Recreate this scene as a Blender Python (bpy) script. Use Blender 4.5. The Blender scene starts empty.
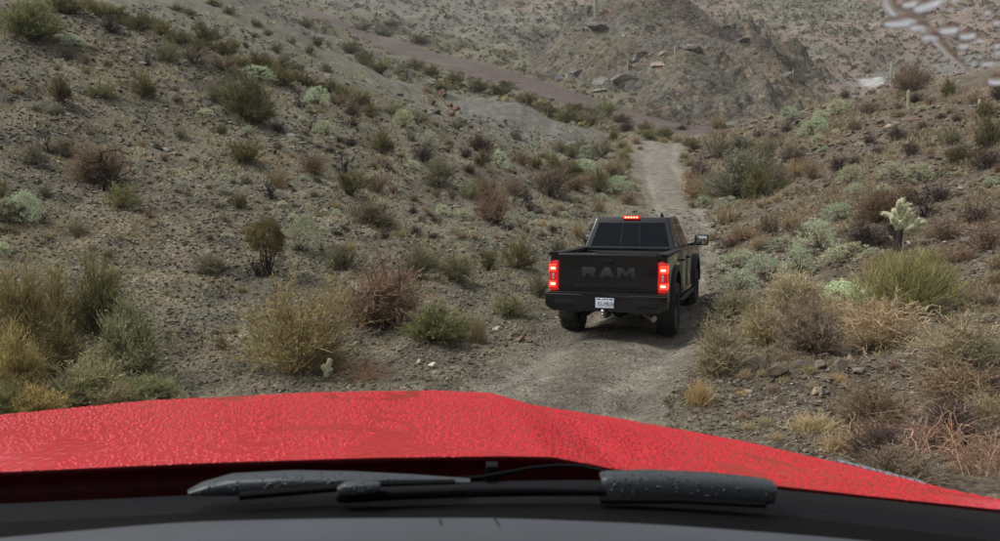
import bpy, bmesh, math, random
import numpy as np
from mathutils import Vector, Matrix

random.seed(7)
RNG = np.random.default_rng(11)
R = math.radians
scene = bpy.context.scene

# ------------------------------------------------------------------ camera
F = 800.0                       # focal length in photo pixels (photo 1000 x 541)
EYE = Vector((0.0, 0.0, 2.05))
PITCH = math.atan((270.5 - 212.0) / F)
cam_d = bpy.data.cameras.new("camera")
cam = bpy.data.objects.new("camera", cam_d)
scene.collection.objects.link(cam)
cam.location = EYE
cam.rotation_euler = (math.pi / 2 - PITCH, 0, 0)
cam_d.sensor_width = 36.0
cam_d.lens = 36.0 * F / 1000.0
cam_d.clip_start = 0.05
cam_d.clip_end = 3000
cam_d.dof.use_dof = True
cam_d.dof.focus_distance = 14.0
cam_d.dof.aperture_fstop = 8.0
scene.camera = cam

# ------------------------------------------------------------------ overcast daylight
SUN_EL, SUN_AZ = R(54), R(266)          # azimuth clockwise from +Y
world = bpy.data.worlds.new("World")
scene.world = world
world.use_nodes = True
wn = world.node_tree
for n in list(wn.nodes):
    wn.nodes.remove(n)
w_out = wn.nodes.new("ShaderNodeOutputWorld")
w_bg = wn.nodes.new("ShaderNodeBackground")
w_sky = wn.nodes.new("ShaderNodeTexSky")
w_sky.sky_type = 'NISHITA'
w_sky.sun_disc = False
w_sky.sun_elevation = SUN_EL
w_sky.sun_rotation = SUN_AZ
w_sky.air_density = 1.0
w_sky.dust_density = 4.0
w_sky.ozone_density = 1.0
w_hs = wn.nodes.new("ShaderNodeHueSaturation")   # cloud cover: nearly colourless
w_hs.inputs['Saturation'].default_value = 0.22
wn.links.new(w_sky.outputs[0], w_hs.inputs['Color'])
wn.links.new(w_hs.outputs[0], w_bg.inputs['Color'])
w_bg.inputs['Strength'].default_value = 0.14
wn.links.new(w_bg.outputs[0], w_out.inputs['Surface'])

sun_d = bpy.data.lights.new("sun", 'SUN')
sun_d.energy = 1.5
sun_d.angle = R(20)
sun_d.color = (1.0, 0.97, 0.93)
sun = bpy.data.objects.new("sun", sun_d)
scene.collection.objects.link(sun)
sv = Vector((math.sin(SUN_AZ) * math.cos(SUN_EL), math.cos(SUN_AZ) * math.cos(SUN_EL), math.sin(SUN_EL)))
sun.rotation_euler = (-sv).to_track_quat('-Z', 'Y').to_euler()
sun.location = (0, 0, 60)

vs = scene.view_settings
vs.view_transform = 'Standard'
vs.look = 'None'
vs.exposure = 0.27
vs.gamma = 1.0
vs.use_curve_mapping = False

# ------------------------------------------------------------------ helpers
COL = scene.collection


def tag(o, label=None, cat=None, group=None, kind=None):
    if label: o['label'] = label
    if cat: o['category'] = cat
    if group: o['group'] = group
    if kind: o['kind'] = kind
    return o


def empty(name, loc=(0, 0, 0), rz=0.0):
    o = bpy.data.objects.new(name, None)
    o.empty_display_size = 0.2
    o.location = loc
    o.rotation_euler = (0, 0, rz)
    COL.objects.link(o)
    return o


def link_mesh(name, me, mat=None, parent=None, smooth=False):
    if mat is not None and len(me.materials) == 0:
        me.materials.append(mat)
    if smooth:
        me.polygons.foreach_set('use_smooth', np.ones(len(me.polygons), dtype=bool))
    o = bpy.data.objects.new(name, me)
    COL.objects.link(o)
    if parent is not None:
        o.parent = parent
    return o


def np_mesh(name, verts, faces, cols=None, k=None):
    """verts (n,3) array, faces (m,k) int array, cols (n,3) point colours"""
    me = bpy.data.meshes.new(name)
    verts = np.asarray(verts, dtype=np.float32)
    faces = np.asarray(faces, dtype=np.int32)
    n, m, kk = len(verts), len(faces), faces.shape[1]
    me.vertices.add(n)
    me.vertices.foreach_set('co', verts.ravel())
    me.loops.add(m * kk)
    me.loops.foreach_set('vertex_index', faces.ravel())
    me.polygons.add(m)
    me.polygons.foreach_set('loop_start', np.arange(0, m * kk, kk, dtype=np.int32))
    me.polygons.foreach_set('loop_total', np.full(m, kk, dtype=np.int32))
    if cols is not None:
        a = me.color_attributes.new('Col', 'FLOAT_COLOR', 'POINT')
        c4 = np.ones((n, 4), dtype=np.float32)
        c4[:, :3] = cols
        a.data.foreach_set('color', c4.ravel())
    me.update(calc_edges=True)
    me.validate()
    return me


def bm_obj(name, bm, mat, parent=None, smooth=False, auto=None):
    me = bpy.data.meshes.new(name)
    bmesh.ops.recalc_face_normals(bm, faces=bm.faces)
    bm.to_mesh(me)
    bm.free()
    o = link_mesh(name, me, mat, parent, smooth)
    if auto is not None:
        me.polygons.foreach_set('use_smooth', np.ones(len(me.polygons), dtype=bool))
        me.set_sharp_from_angle(angle=R(auto))
    return o


def add_box(bm, x0, x1, y0, y1, z0, z1, bevel=0.0, seg=2):
    g = bmesh.ops.create_cube(bm, size=1.0)
    vs_ = g['verts']
    for v in vs_:
        v.co = Vector(((x0 + x1) / 2 + v.co.x * (x1 - x0), (y0 + y1) / 2 + v.co.y * (y1 - y0), (z0 + z1) / 2 + v.co.z * (z1 - z0)))
    if bevel:
        es = list({e for v in vs_ for e in v.link_edges})
        bmesh.ops.bevel(bm, geom=es, offset=bevel, segments=seg, affect='EDGES', profile=0.6)


def add_hull8(bm, pts, bevel=0.0, seg=2):
    """pts: 8 corners, bottom ring of 4 then top ring of 4"""
    v = [bm.verts.new(p) for p in pts]
    fs = [(3, 2, 1, 0), (4, 5, 6, 7), (0, 1, 5, 4), (1, 2, 6, 5), (2, 3, 7, 6), (3, 0, 4, 7)]
    for f in fs:
        bm.faces.new([v[i] for i in f])
    if bevel:
        es = list({e for q in v for e in q.link_edges})
        bmesh.ops.bevel(bm, geom=es, offset=bevel, segments=seg, affect='EDGES', profile=0.6)


def add_prism(bm, poly, axis, a, b, bevel=0.0, seg=2):
    """poly: list of 2D points; extruded along axis 'x' (poly is y,z), 'y' (x,z) or 'z' (x,y) from a to b"""
    def mk(p, h):
        if axis == 'x': return (h, p[0], p[1])
        if axis == 'y': return (p[0], h, p[1])
        return (p[0], p[1], h)
    n = len(poly)
    va = [bm.verts.new(mk(p, a)) for p in poly]
    vb = [bm.verts.new(mk(p, b)) for p in poly]
    fa = bm.faces.new(va[::-1])
    fb = bm.faces.new(vb)
    for i in range(n):
        bm.faces.new([va[i], va[(i + 1) % n], vb[(i + 1) % n], vb[i]])
    if bevel:
        es = list(fa.edges) + list(fb.edges)
        bmesh.ops.bevel(bm, geom=es, offset=bevel, segments=seg, affect='EDGES', profile=0.6)


def add_tube(bm, pts, rad, n=8, cap=True):
    pts = [Vector(p) for p in pts]
    if not hasattr(rad, '__len__'):
        rad = [rad] * len(pts)
    rings = []
    for i, p in enumerate(pts):
        d = (pts[min(i + 1, len(pts) - 1)] - pts[max(i - 1, 0)]).normalized()
        up = Vector((0, 0, 1)) if abs(d.z) < 0.9 else Vector((1, 0, 0))
        a = d.cross(up).normalized()
        b = a.cross(d).normalized()
        rr = rad[i] if hasattr(rad[i], '__len__') else (rad[i], rad[i])
        rings.append([bm.verts.new(p + a * math.cos(2 * math.pi * k / n) * rr[0] + b * math.sin(2 * math.pi * k / n) * rr[1]) for k in range(n)])
    for i in range(len(rings) - 1):
        for k in range(n):
            bm.faces.new([rings[i][k], rings[i][(k + 1) % n], rings[i + 1][(k + 1) % n], rings[i + 1][k]])
    if cap:
        bm.faces.new(rings[0][::-1])
        bm.faces.new(rings[-1])


def add_lathe(bm, prof, center, axis='x', n=32):
    """prof: (radius, along) list, open chain"""
    c = Vector(center)
    rings = []
    for r, h in prof:
        ring = []
        for k in range(n):
            a = 2 * math.pi * k / n
            if axis == 'x':
                ring.append(bm.verts.new(c + Vector((h, r * math.cos(a), r * math.sin(a)))))
            elif axis == 'y':
                ring.append(bm.verts.new(c + Vector((r * math.cos(a), h, r * math.sin(a)))))
            else:
                ring.append(bm.verts.new(c + Vector((r * math.cos(a), r * math.sin(a), h))))
        rings.append(ring)
    for i in range(len(rings) - 1):
        for k in range(n):
            bm.faces.new([rings[i][k], rings[i][(k + 1) % n], rings[i + 1][(k + 1) % n], rings[i + 1][k]])


# ------------------------------------------------------------------ noise (numpy)
def _hash(ix, iy, seed):
    h = (ix.astype(np.int64) * 374761393 + iy.astype(np.int64) * 668265263 + seed * 1442695041) & 0xFFFFFFFF
    h = ((h ^ (h >> 13)) * 1274126177) & 0xFFFFFFFF
    h = h ^ (h >> 16)
    return (h & 0xFFFFFF).astype(np.float64) / float(0xFFFFFF)


def vnoise(x, y, seed=0):
    ix, iy = np.floor(x), np.floor(y)
    fx, fy = x - ix, y - iy
    ux, uy = fx * fx * fx * (fx * (fx * 6 - 15) + 10), fy * fy * fy * (fy * (fy * 6 - 15) + 10)
    a, b = _hash(ix, iy, seed), _hash(ix + 1, iy, seed)
    c, d = _hash(ix, iy + 1, seed), _hash(ix + 1, iy + 1, seed)
    return (a * (1 - ux) + b * ux) * (1 - uy) + (c * (1 - ux) + d * ux) * uy * 1.0


def fbm(x, y, octv=4, seed=0, gain=0.5, lac=2.03):
    """about -1..1"""
    s, a, t = 0.0, 1.0, 0.0
    for i in range(octv):
        s = s + a * (vnoise(x, y, seed + i * 17) * 2 - 1)
        t += a
        a *= gain
        x, y = x * lac + 13.7, y * lac - 7.3
    return s / t * 1.6


def ridged(x, y, octv=4, seed=0):
    s, a, t = 0.0, 1.0, 0.0
    for i in range(octv):
        s = s + a * (1 - np.abs(vnoise(x, y, seed + i * 31) * 2 - 1))
        t += a
        a *= 0.5
        x, y = x * 2.07 + 3.1, y * 2.07 + 9.2
    return s / t


def smooth(e0, e1, x):
    t = np.clip((x - e0) / (e1 - e0), 0, 1)
    return t * t * (3 - 2 * t)


# ------------------------------------------------------------------ place in the photo -> place on the ground
CP, SP = math.cos(PITCH), math.sin(PITCH)


def ray_dir(u, v):
    a, b = (u - 500.0) / F, (270.5 - v) / F
    return np.stack([a + 0 * b, CP + b * SP, -SP + b * CP], -1)


def P(u, v, Y):
    """point seen at photo position (u, v), Y metres ahead"""
    d = ray_dir(np.float64(u), np.float64(v))
    t = Y / d[1]
    return Vector((d[0] * t, Y, EYE.z + d[2] * t))


def project(p):
    d = p - np.array(EYE)
    fw = d[..., 1] * CP - d[..., 2] * SP
    up = d[..., 1] * SP + d[..., 2] * CP
    return 500 + F * d[..., 0] / fw, 270.5 - F * up / fw


# ------------------------------------------------------------------ the lie of the land
ctrl = [
    # slope on the left, from its foot to its crest
    (-150, 390, 7.2), (-150, 250, 11), (-150, 120, 19), (-150, 0, 30),
    (0, 405, 8.3), (0, 330, 10.5), (0, 260, 13.5), (0, 200, 17), (0, 130, 22.5), (0, 60, 29), (0, 0, 36),
    (100, 392, 9.2), (100, 330, 11.3), (100, 260, 14.5), (100, 200, 18.5), (100, 130, 25), (100, 60, 33), (110, 15, 40),
    (200, 385, 9.7), (200, 330, 12), (200, 260, 15.5), (200, 200, 20), (200, 130, 28), (200, 80, 35), (200, 52, 40),
    (300, 377, 10.1), (300, 330, 12.2), (300, 260, 16.5), (300, 200, 21.5), (300, 150, 28), (300, 110, 35), (300, 80, 42),
    (400, 372, 10.3), (400, 330, 12.7), (400, 280, 16), (400, 230, 20.5), (400, 180, 28), (400, 140, 36), (400, 108, 45),
    (470, 350, 11.8), (470, 300, 15), (470, 250, 20.5), (470, 200, 28), (470, 160, 37), (470, 138, 46),
    (535, 320, 14.0), (535, 280, 18), (535, 240, 24), (535, 200, 32), (535, 168, 42),
    (590, 215, 32), (590, 190, 39), (600, 168, 47),
    # bare slope behind it
    (150, 5, 58), (200, 28, 55), (230, 45, 54), (245, 8, 68), (300, 60, 57), (300, 36, 68), (350, 80, 58), (350, 62, 68),
    (400, 96, 60), (400, 80, 68), (300, 62, 92), (250, 40, 90), (400, 98, 84), (350, 82, 90), (150, 10, 90),
    # grey mound
    (470, 98, 66), (520, 101, 67), (560, 124, 63), (577, 140, 60), (500, 135, 56), (540, 150, 54), (520, 116, 80), (470, 110, 80), (590, 150, 70),
    # dry wash and its banks
    (695, 131, 85), (600, 107, 105), (540, 88, 120), (480, 70, 135), (400, 47, 165), (350, 36, 190),
    (610, 128, 88), (560, 112, 98), (500, 92, 112), (440, 74, 128), (380, 57, 150), (650, 137, 75),
    # ground beyond the wash
    (340, 10, 240), (400, 12, 240), (450, 2, 265), (450, 42, 185), (520, 22, 220), (520, 60, 150), (540, -20, 290), (350, -40, 320),
    (300, 12, 190), (250, -10, 170), (300, 30, 150), (200, -30, 150), (100, -60, 140), (0, -80, 100), (-150, -90, 60),
    (640, 104, 112), (700, 118, 100), (800, 112, 104), (830, 102, 110), (650, 62, 165), (750, 66, 160),
    # slope on the right
    (720, 403, 8.6), (720, 372, 10), (740, 332, 12.7), (740, 292, 16.2), (735, 262, 20), (728, 235, 25.5), (720, 200, 37), (712, 165, 48), (705, 141, 58), (700, 134, 64),
    (800, 405, 8.1), (800, 352, 10.3), (800, 300, 14), (800, 250, 20), (800, 200, 28), (800, 150, 39), (790, 120, 54), (780, 113, 62),
    (880, 440, 7.0), (880, 375, 8.9), (880, 300, 13), (880, 250, 18), (880, 200, 25), (880, 150, 34), (880, 108, 49), (880, 93, 60),
    (960, 480, 5.8), (960, 405, 7.3), (960, 340, 9.8), (960, 280, 13.5), (960, 220, 19), (960, 160, 27), (960, 110, 38), (960, 80, 50),
    (1100, 470, 5.7), (1100, 330, 9), (1100, 200, 18), (1100, 100, 32), (1100, 40, 48),
    (880, 112, 76), (960, 97, 68), (800, 127, 76), (1100, 60, 66),
    (860, 86, 130), (835, 82, 150), (820, 97, 112),
    (900, 62, 165), (1000, 62, 155), (900, 0, 265), (1000, -15, 260), (800, 42, 205), (800, 0, 265), (720, 0, 270), (900, -60, 350), (750, -60, 350), (620, -60, 340), (1100, -40, 260), (450, -60, 360),
]
pts3 = [tuple(P(*c)) for c in ctrl]
ROAD = [  # centre x, y, half width, z (None: from eye line)
    (-0.45, -25, 1.7, 0), (-0.45, -10, 1.7, 0), (-0.42, 0, 1.6, 0), (-0.35, 4.0, 1.5, 0), (0.1, 7.0, 1.4, 0), (0.82, 9.4, 1.4, 0), (1.85, 12.6, 1.4, 0.0),
    (2.75, 15.6, 1.4, 0.02), (3.75, 18.9, 1.4, 0.15), (5.0, 22.8, 1.3, 0.65)]
for (ul, ur, v, Y) in ((655, 715, 230, 27), (648, 706, 211, 33), (640, 695, 191, 40), (630, 686, 166, 48), (632, 690, 143, 57), (640, 700, 141, 62)):
    a, b = P(ul, v, Y), P(ur, v, Y)
    ROAD.append(((a.x + b.x) / 2, Y, (b.x - a.x) / 2, a.z))
ROAD.append((15.2, 70, 2.2, 6.6))
ROAD = np.array(ROAD, dtype=float)
for (x, y, hw, z) in ROAD:
    for k in (-1, 0, 1):
        pts3.append((x + k * hw * 0.8, y, z))
for x, y, z in ((-4, 3, 0.1), (-4, -6, 0.3), (3.2, 3, 0.1), (3.2, -6, 0.3), (-8, 4, 0.9), (-10, -10, 2.5), (-25, -15, 9), (-20, 5, 6), (-40, 10, 16), (7, 3, 1.0), (9, -8, 2.5), (25, -12, 8), (20, 8, 5), (40, 15, 13),
                (0, -40, 0.5), (-60, -60, 18), (60, -60, 16), (0, -110, 3), (-110, 30, 38), (110, 40, 34), (-200, 150, 70), (250, 200, 70), (-250, -100, 60), (250, -100, 60), (0, -250, 20), (0, 400, 125), (200, 420, 130), (-200, 380, 120)):
    pts3.append((x, y, z))
pts3 = np.array(pts3)
# radial basis surface through the points; distances are softened with range so that far hills stay broad
_n = len(pts3)
_d = np.sqrt(((pts3[:, None, :2] - pts3[None, :, :2]) ** 2).sum(-1) + 0.04)
_A = np.zeros((_n + 3, _n + 3))
_A[:_n, :_n] = -_d - np.eye(_n) * 0.05
_A[:_n, _n] = 1
_A[:_n, _n + 1:] = pts3[:, :2]
_A[_n, :_n] = 1
_A[_n + 1:, :_n] = pts3[:, :2].T
_w = np.linalg.solve(_A, np.concatenate([pts3[:, 2], np.zeros(3)]))


def rbf(x, y):
    x, y = np.asarray(x, float), np.asarray(y, float)
    sh = x.shape
    x, y = x.ravel(), y.ravel()
    out = np.empty_like(x)
    for i in range(0, len(x), 20000):
        xs, ys = x[i:i + 20000], y[i:i + 20000]
        d = np.sqrt((xs[:, None] - pts3[None, :, 0]) ** 2 + (ys[:, None] - pts3[None, :, 1]) ** 2 + 0.04)
        out[i:i + 20000] = -(d @ _w[:_n]) + _w[_n] + _w[_n + 1] * xs + _w[_n + 2] * ys
    return out.reshape(sh)


def polyline_dist(x, y, pl):
    """distance to a polyline (k,2+): returns distance, signed side offset, and the interpolated third column"""
    best = np.full(np.shape(x), 1e9)
    side = np.zeros(np.shape(x))
    extra = np.zeros(np.shape(x))
    for a, b in zip(pl[:-1], pl[1:]):
        dx, dy = b[0] - a[0], b[1] - a[1]
        L2 = dx * dx + dy * dy
        t = np.clip(((x - a[0]) * dx + (y - a[1]) * dy) / L2, 0, 1)
        px, py = a[0] + t * dx, a[1] + t * dy
        d = np.hypot(x - px, y - py)
        m = d < best
        best = np.where(m, d, best)
        s = ((x - a[0]) * dy - (y - a[1]) * dx) / math.sqrt(L2)
        side = np.where(m, s, side)
        extra = np.where(m, a[2] + t * (b[2] - a[2]), extra)
    return best, side, extra


WASH = np.array([tuple(P(u, v, Y))[:2] + (hw,) for (u, v, Y, hw) in ((790, 140, 70, 3.5), (735, 137, 78, 3.6), (695, 131, 85, 3.8), (600, 107, 105, 4.5), (540, 88, 120, 5), (480, 70, 135, 6), (400, 47, 165, 7), (350, 36, 190, 7), (300, 28, 215, 5))])


def height(x, y):
    x, y = np.asarray(x, float), np.asarray(y, float)
    z = rbf(x, y)
    r = np.hypot(x, y)
    d, s, hw = polyline_dist(x, y, ROAD[:, :3])
    off = smooth(0.9, 2.2, d / np.maximum(hw, 0.5))
    dw, sw, hww = polyline_dist(x, y, WASH)
    offw = smooth(0.7, 1.8, dw / hww)
    near = np.clip(r / 30.0, 0.25, 1.0)
    z = z + off * offw * (fbm(x * 0.35, y * 0.35, 4, 3) * 0.28 * near + fbm(x * 1.7, y * 1.7, 3, 9) * 0.07 + fbm(x * 6, y * 6, 2, 19) * 0.02)
    far = smooth(60, 140, r)
    z = z + offw * far * (fbm(x * 0.06, y * 0.06, 5, 5) * 2.0 + ridged(x * 0.09, y * 0.09, 4, 8) * 1.2 - 0.7)
    # two worn wheel tracks in the trail
    w = 1 - off
    z = z - w * 0.085 * (np.exp(-((s - 0.82) / 0.26) ** 2) + np.exp(-((s + 0.82) / 0.26) ** 2)) + w * fbm(x * 2.5, y * 2.5, 3, 23) * 0.022
    return z


# rocky hill beyond the wash
hill_ctrl = [
    (652, -12, 150), (690, 16, 141), (740, 41, 131), (780, 60, 123), (812, 90, 113), (828, 103, 110), (620, 2, 152), (600, 14, 152), (570, 34, 147), (540, 55, 143), (520, 64, 142),
    (650, 35, 135), (650, 65, 121), (605, 45, 135), (600, 68, 124), (700, 55, 124), (700, 82, 110), (745, 68, 117), (750, 90, 107), (640, 94, 113), (700, 112, 101), (780, 100, 106), (565, 72, 130),
    (760, 116, 101), (840, 118, 112), (480, 95, 150), (860, 125, 130), (820, 110, 150), (760, 95, 175), (680, 70, 190), (600, 70, 190), (540, 85, 180), (800, 128, 96)]
hpts = np.array([tuple(P(*c)) for c in hill_ctrl] + [tuple(P(u, v, Y) - Vector((0, 0, dz))) for u, v, Y, dz in ((740, 137, 78, 4), (690, 131, 86, 4), (640, 119, 97, 4), (600, 107, 107, 4), (540, 88, 122, 4), (480, 70, 137, 5), (640, 108, 103, 1.2), (700, 121, 94, 1.2), (590, 93, 114, 1.0), (545, 80, 128, 1.0))])
_hn = len(hpts)
_hd = np.sqrt(((hpts[:, None, :2] - hpts[None, :, :2]) ** 2).sum(-1) + 1.0)
_hA = np.zeros((_hn + 3, _hn + 3))
_hA[:_hn, :_hn] = -_hd - np.eye(_hn) * 0.05
_hA[:_hn, _hn] = 1
_hA[:_hn, _hn + 1:] = hpts[:, :2]
_hA[_hn, :_hn] = 1
_hA[_hn + 1:, :_hn] = hpts[:, :2].T
_hw = np.linalg.solve(_hA, np.concatenate([hpts[:, 2], np.zeros(3)]))


def rock_zone(x, y):
    return smooth(-0.15, 0.2, fbm(x * 0.06, y * 0.045, 3, 43))


def hill_height(x, y):
    x, y = np.asarray(x, float), np.asarray(y, float)
    sh = x.shape
    xf, yf = x.ravel(), y.ravel()
    d = np.sqrt((xf[:, None] - hpts[None, :, 0]) ** 2 + (yf[:, None] - hpts[None, :, 1]) ** 2 + 1.0)
    z = (-(d @ _hw[:_hn]) + _hw[_hn] + _hw[_hn + 1] * xf + _hw[_hn + 2] * yf)
    xr, yr = xf * 0.8 + yf * 0.6, -xf * 0.6 + yf * 0.8
    rk = rock_zone(xf, yf)
    z = z + (ridged(xr * 0.075, yr * 0.035, 3, 41) - 0.55) * 7.0 + rk * ((ridged(xr * 0.17, yr * 0.10, 3, 47) - 0.5) * 6.5 + (ridged(xf * 0.45, yf * 0.45, 3, 51) - 0.5) * 2.4) + fbm(xf * 0.9, yf * 0.9, 3, 53) * 0.25
    return z.reshape(sh)


def in_hill(x, y):
    return (y > 90) & (y < 190) & (x > -8) & (x < 62)


def ground(x, y):
    z = height(x, y)
    x, y = np.asarray(x, float), np.asarray(y, float)
    m = in_hill(x, y)
    if np.any(m):
        z = np.array(z)
        z[m] = np.maximum(z[m], hill_height(x[m], y[m]))
    return z


_fa = np.linspace(-41, 41, 260)
_fr = np.exp(np.linspace(math.log(3.0), math.log(460.0), 420))
_FA, _FR = np.meshgrid(np.radians(_fa), _fr)
_FX, _FY = _FR * np.sin(_FA), _FR * np.cos(_FA)
_FZ = ground(_FX, _FY)


def ground_fast(x, y):
    """bilinear look-up of the ground in the sector ahead"""
    r, a = np.hypot(x, y), np.degrees(np.arctan2(x, y))
    fi = np.clip((np.log(np.maximum(r, 3.0)) - math.log(3.0)) / (math.log(460.0) - math.log(3.0)) * 419, 0, 418.999)
    fj = np.clip((a + 41) / 82 * 259, 0, 258.999)
    i, j = fi.astype(int), fj.astype(int)
    di, dj = fi - i, fj - j
    return (_FZ[i, j] * (1 - dj) + _FZ[i, j + 1] * dj) * (1 - di) + (_FZ[i + 1, j] * (1 - dj) + _FZ[i + 1, j + 1] * dj) * di


def land(us, vs_, y0=3.5, y1=420.0):
    """march the sight lines through photo positions until they meet the ground; returns (n,3)"""
    us, vs_ = np.atleast_1d(np.asarray(us, float)), np.atleast_1d(np.asarray(vs_, float))
    out = np.empty((len(us), 3))
    Ys = y0 * (y1 / y0) ** np.linspace(0, 1, 420)
    for s0 in range(0, len(us), 1500):
        d = ray_dir(us[s0:s0 + 1500], vs_[s0:s0 + 1500])
        d = d / d[:, 1:2]
        X = d[:, 0:1] * Ys[None, :]
        Z = EYE.z + d[:, 2:3] * Ys[None, :]
        D = Z - ground_fast(X, np.broadcast_to(Ys, X.shape))
        below = D < 0
        below[:, -1] = True
        i = np.maximum(np.argmax(below, 1), 1)
        j = np.arange(len(d))
        g0, g1 = D[j, i - 1], D[j, i]
        t = np.clip(g0 / (g0 - g1 + 1e-9), 0, 1)
        Y = Ys[i - 1] + t * (Ys[i] - Ys[i - 1])
        out[s0:s0 + 1500, 0], out[s0:s0 + 1500, 1] = d[:, 0] * Y, Y
    out[:, 2] = ground(out[:, 0], out[:, 1]) if len(us) < 1200 else ground_fast(out[:, 0], out[:, 1])
    return out


# ------------------------------------------------------------------ materials
def new_mat(name):
    m = bpy.data.materials.new(name)
    m.use_nodes = True
    nt = m.node_tree
    b = nt.nodes['Principled BSDF']
    return m, nt, b


def simple(name, col, rough=0.5, metal=0.0, spec=0.5, coat=0.0, noise=0.0, nscale=40.0, bump=0.0, bscale=200.0, emit=None, estr=0.0):
    m, nt, b = new_mat(name)
    b.inputs['Base Color'].default_value = (*col, 1)
    b.inputs['Roughness'].default_value = rough
    b.inputs['Metallic'].default_value = metal
    b.inputs['Specular IOR Level'].default_value = spec
    b.inputs['Coat Weight'].default_value = coat
    b.inputs['Coat Roughness'].default_value = 0.05
    tc = nt.nodes.new('ShaderNodeTexCoord')
    if noise:
        nz = nt.nodes.new('ShaderNodeTexNoise')
        nz.inputs['Scale'].default_value = nscale
        nz.inputs['Detail'].default_value = 5
        nt.links.new(tc.outputs['Object'], nz.inputs['Vector'])
        rp = nt.nodes.new('ShaderNodeValToRGB')
        rp.color_ramp.elements[0].position, rp.color_ramp.elements[1].position = 0.3, 0.7
        rp.color_ramp.elements[0].color = (*[c * (1 - noise) for c in col], 1)
        rp.color_ramp.elements[1].color = (*[min(1, c * (1 + noise)) for c in col], 1)
        nt.links.new(nz.outputs['Fac'], rp.inputs['Fac'])
        nt.links.new(rp.outputs['Color'], b.inputs['Base Color'])
        mr = nt.nodes.new('ShaderNodeMapRange')
        mr.inputs['To Min'].default_value = max(0, rough - 0.12)
        mr.inputs['To Max'].default_value = min(1, rough + 0.12)
        nt.links.new(nz.outputs['Fac'], mr.inputs['Value'])
        nt.links.new(mr.outputs['Result'], b.inputs['Roughness'])
    if bump:
        n2 = nt.nodes.new('ShaderNodeTexNoise')
        n2.inputs['Scale'].default_value = bscale
        n2.inputs['Detail'].default_value = 3
        nt.links.new(tc.outputs['Object'], n2.inputs['Vector'])
        bp = nt.nodes.new('ShaderNodeBump')
        bp.inputs['Strength'].default_value = bump
        bp.inputs['Distance'].default_value = 0.004
        nt.links.new(n2.outputs['Fac'], bp.inputs['Height'])
        nt.links.new(bp.outputs['Normal'], b.inputs['Normal'])
    if emit:
        b.inputs['Emission Color'].default_value = (*emit, 1)
        b.inputs['Emission Strength'].default_value = estr
    return m


def soil_mat(name, fine=1.0, rough=0.85, bump=0.9):
    """point colour 'Col' gives the kind of soil; nodes add grit, chips and relief"""
    m, nt, b = new_mat(name)
    L = nt.links
    at = nt.nodes.new('ShaderNodeVertexColor')
    at.layer_name = 'Col'
    tc = nt.nodes.new('ShaderNodeTexCoord')
    n1 = nt.nodes.new('ShaderNodeTexNoise')
    n1.inputs['Scale'].default_value = 1.3 * fine
    n1.inputs['Detail'].default_value = 8
    n1.inputs['Roughness'].default_value = 0.65
    n2 = nt.nodes.new('ShaderNodeTexNoise')
    n2.inputs['Scale'].default_value = 14 * fine
    n2.inputs['Detail'].default_value = 6
    n2.inputs['Roughness'].default_value = 0.7
    vo = nt.nodes.new('ShaderNodeTexVoronoi')
    vo.inputs['Scale'].default_value = 17 * fine
    vo2 = nt.nodes.new('ShaderNodeTexVoronoi')
    vo2.inputs['Scale'].default_value = 45 * fine
    for n in (n1, n2, vo, vo2):
        L.new(tc.outputs['Object'], n.inputs['Vector'])
    r1 = nt.nodes.new('ShaderNodeMapRange')
    r1.inputs['From Min'].default_value, r1.inputs['From Max'].default_value = 0.3, 0.7
    r1.inputs['To Min'].default_value, r1.inputs['To Max'].default_value = 0.62, 1.3
    L.new(n1.outputs['Fac'], r1.inputs['Value'])
    r2 = nt.nodes.new('ShaderNodeMapRange')
    r2.inputs['From Min'].default_value, r2.inputs['From Max'].default_value = 0.3, 0.7
    r2.inputs['To Min'].default_value, r2.inputs['To Max'].default_value = 0.55, 1.4
    L.new(n2.outputs['Fac'], r2.inputs['Value'])
    # chip tint from cell colour
    hs = nt.nodes.new('ShaderNodeSeparateColor')
    L.new(vo.outputs['Color'], hs.inputs['Color'])
    r3 = nt.nodes.new('ShaderNodeMapRange')
    r3.inputs['To Min'].default_value, r3.inputs['To Max'].default_value = 0.7, 1.32
    L.new(hs.outputs[0], r3.inputs['Value'])
    hs2 = nt.nodes.new('ShaderNodeSeparateColor')
    L.new(vo2.outputs['Color'], hs2.inputs['Color'])
    r4 = nt.nodes.new('ShaderNodeMapRange')
    r4.inputs['To Min'].default_value, r4.inputs['To Max'].default_value = 0.72, 1.3
    L.new(hs2.outputs[1], r4.inputs['Value'])
    mm = []
    prev = r1
    for nx in (r2, r3, r4):
        k = nt.nodes.new('ShaderNodeMath')
        k.operation = 'MULTIPLY'
        L.new(prev.outputs[0], k.inputs[0])
        L.new(nx.outputs[0], k.inputs[1])
        prev = k
    vm = nt.nodes.new('ShaderNodeVectorMath')
    vm.operation = 'SCALE'
    L.new(at.outputs['Color'], vm.inputs[0])
    L.new(prev.outputs[0], vm.inputs['Scale'])
    L.new(vm.outputs['Vector'], b.inputs['Base Color'])
    ad = nt.nodes.new('ShaderNodeMath')
    ad.operation = 'SUBTRACT'
    L.new(n2.outputs['Fac'], ad.inputs[0])
    L.new(vo.outputs['Distance'], ad.inputs[1])
    bp = nt.nodes.new('ShaderNodeBump')
    bp.inputs['Strength'].default_value = bump
    bp.inputs['Distance'].default_value = 0.05 / fine
    L.new(ad.outputs[0], bp.inputs['Height'])
    L.new(bp.outputs['Normal'], b.inputs['Normal'])
    b.inputs['Roughness'].default_value = rough
    b.inputs['Specular IOR Level'].default_value = 0.3
    return m


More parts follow.
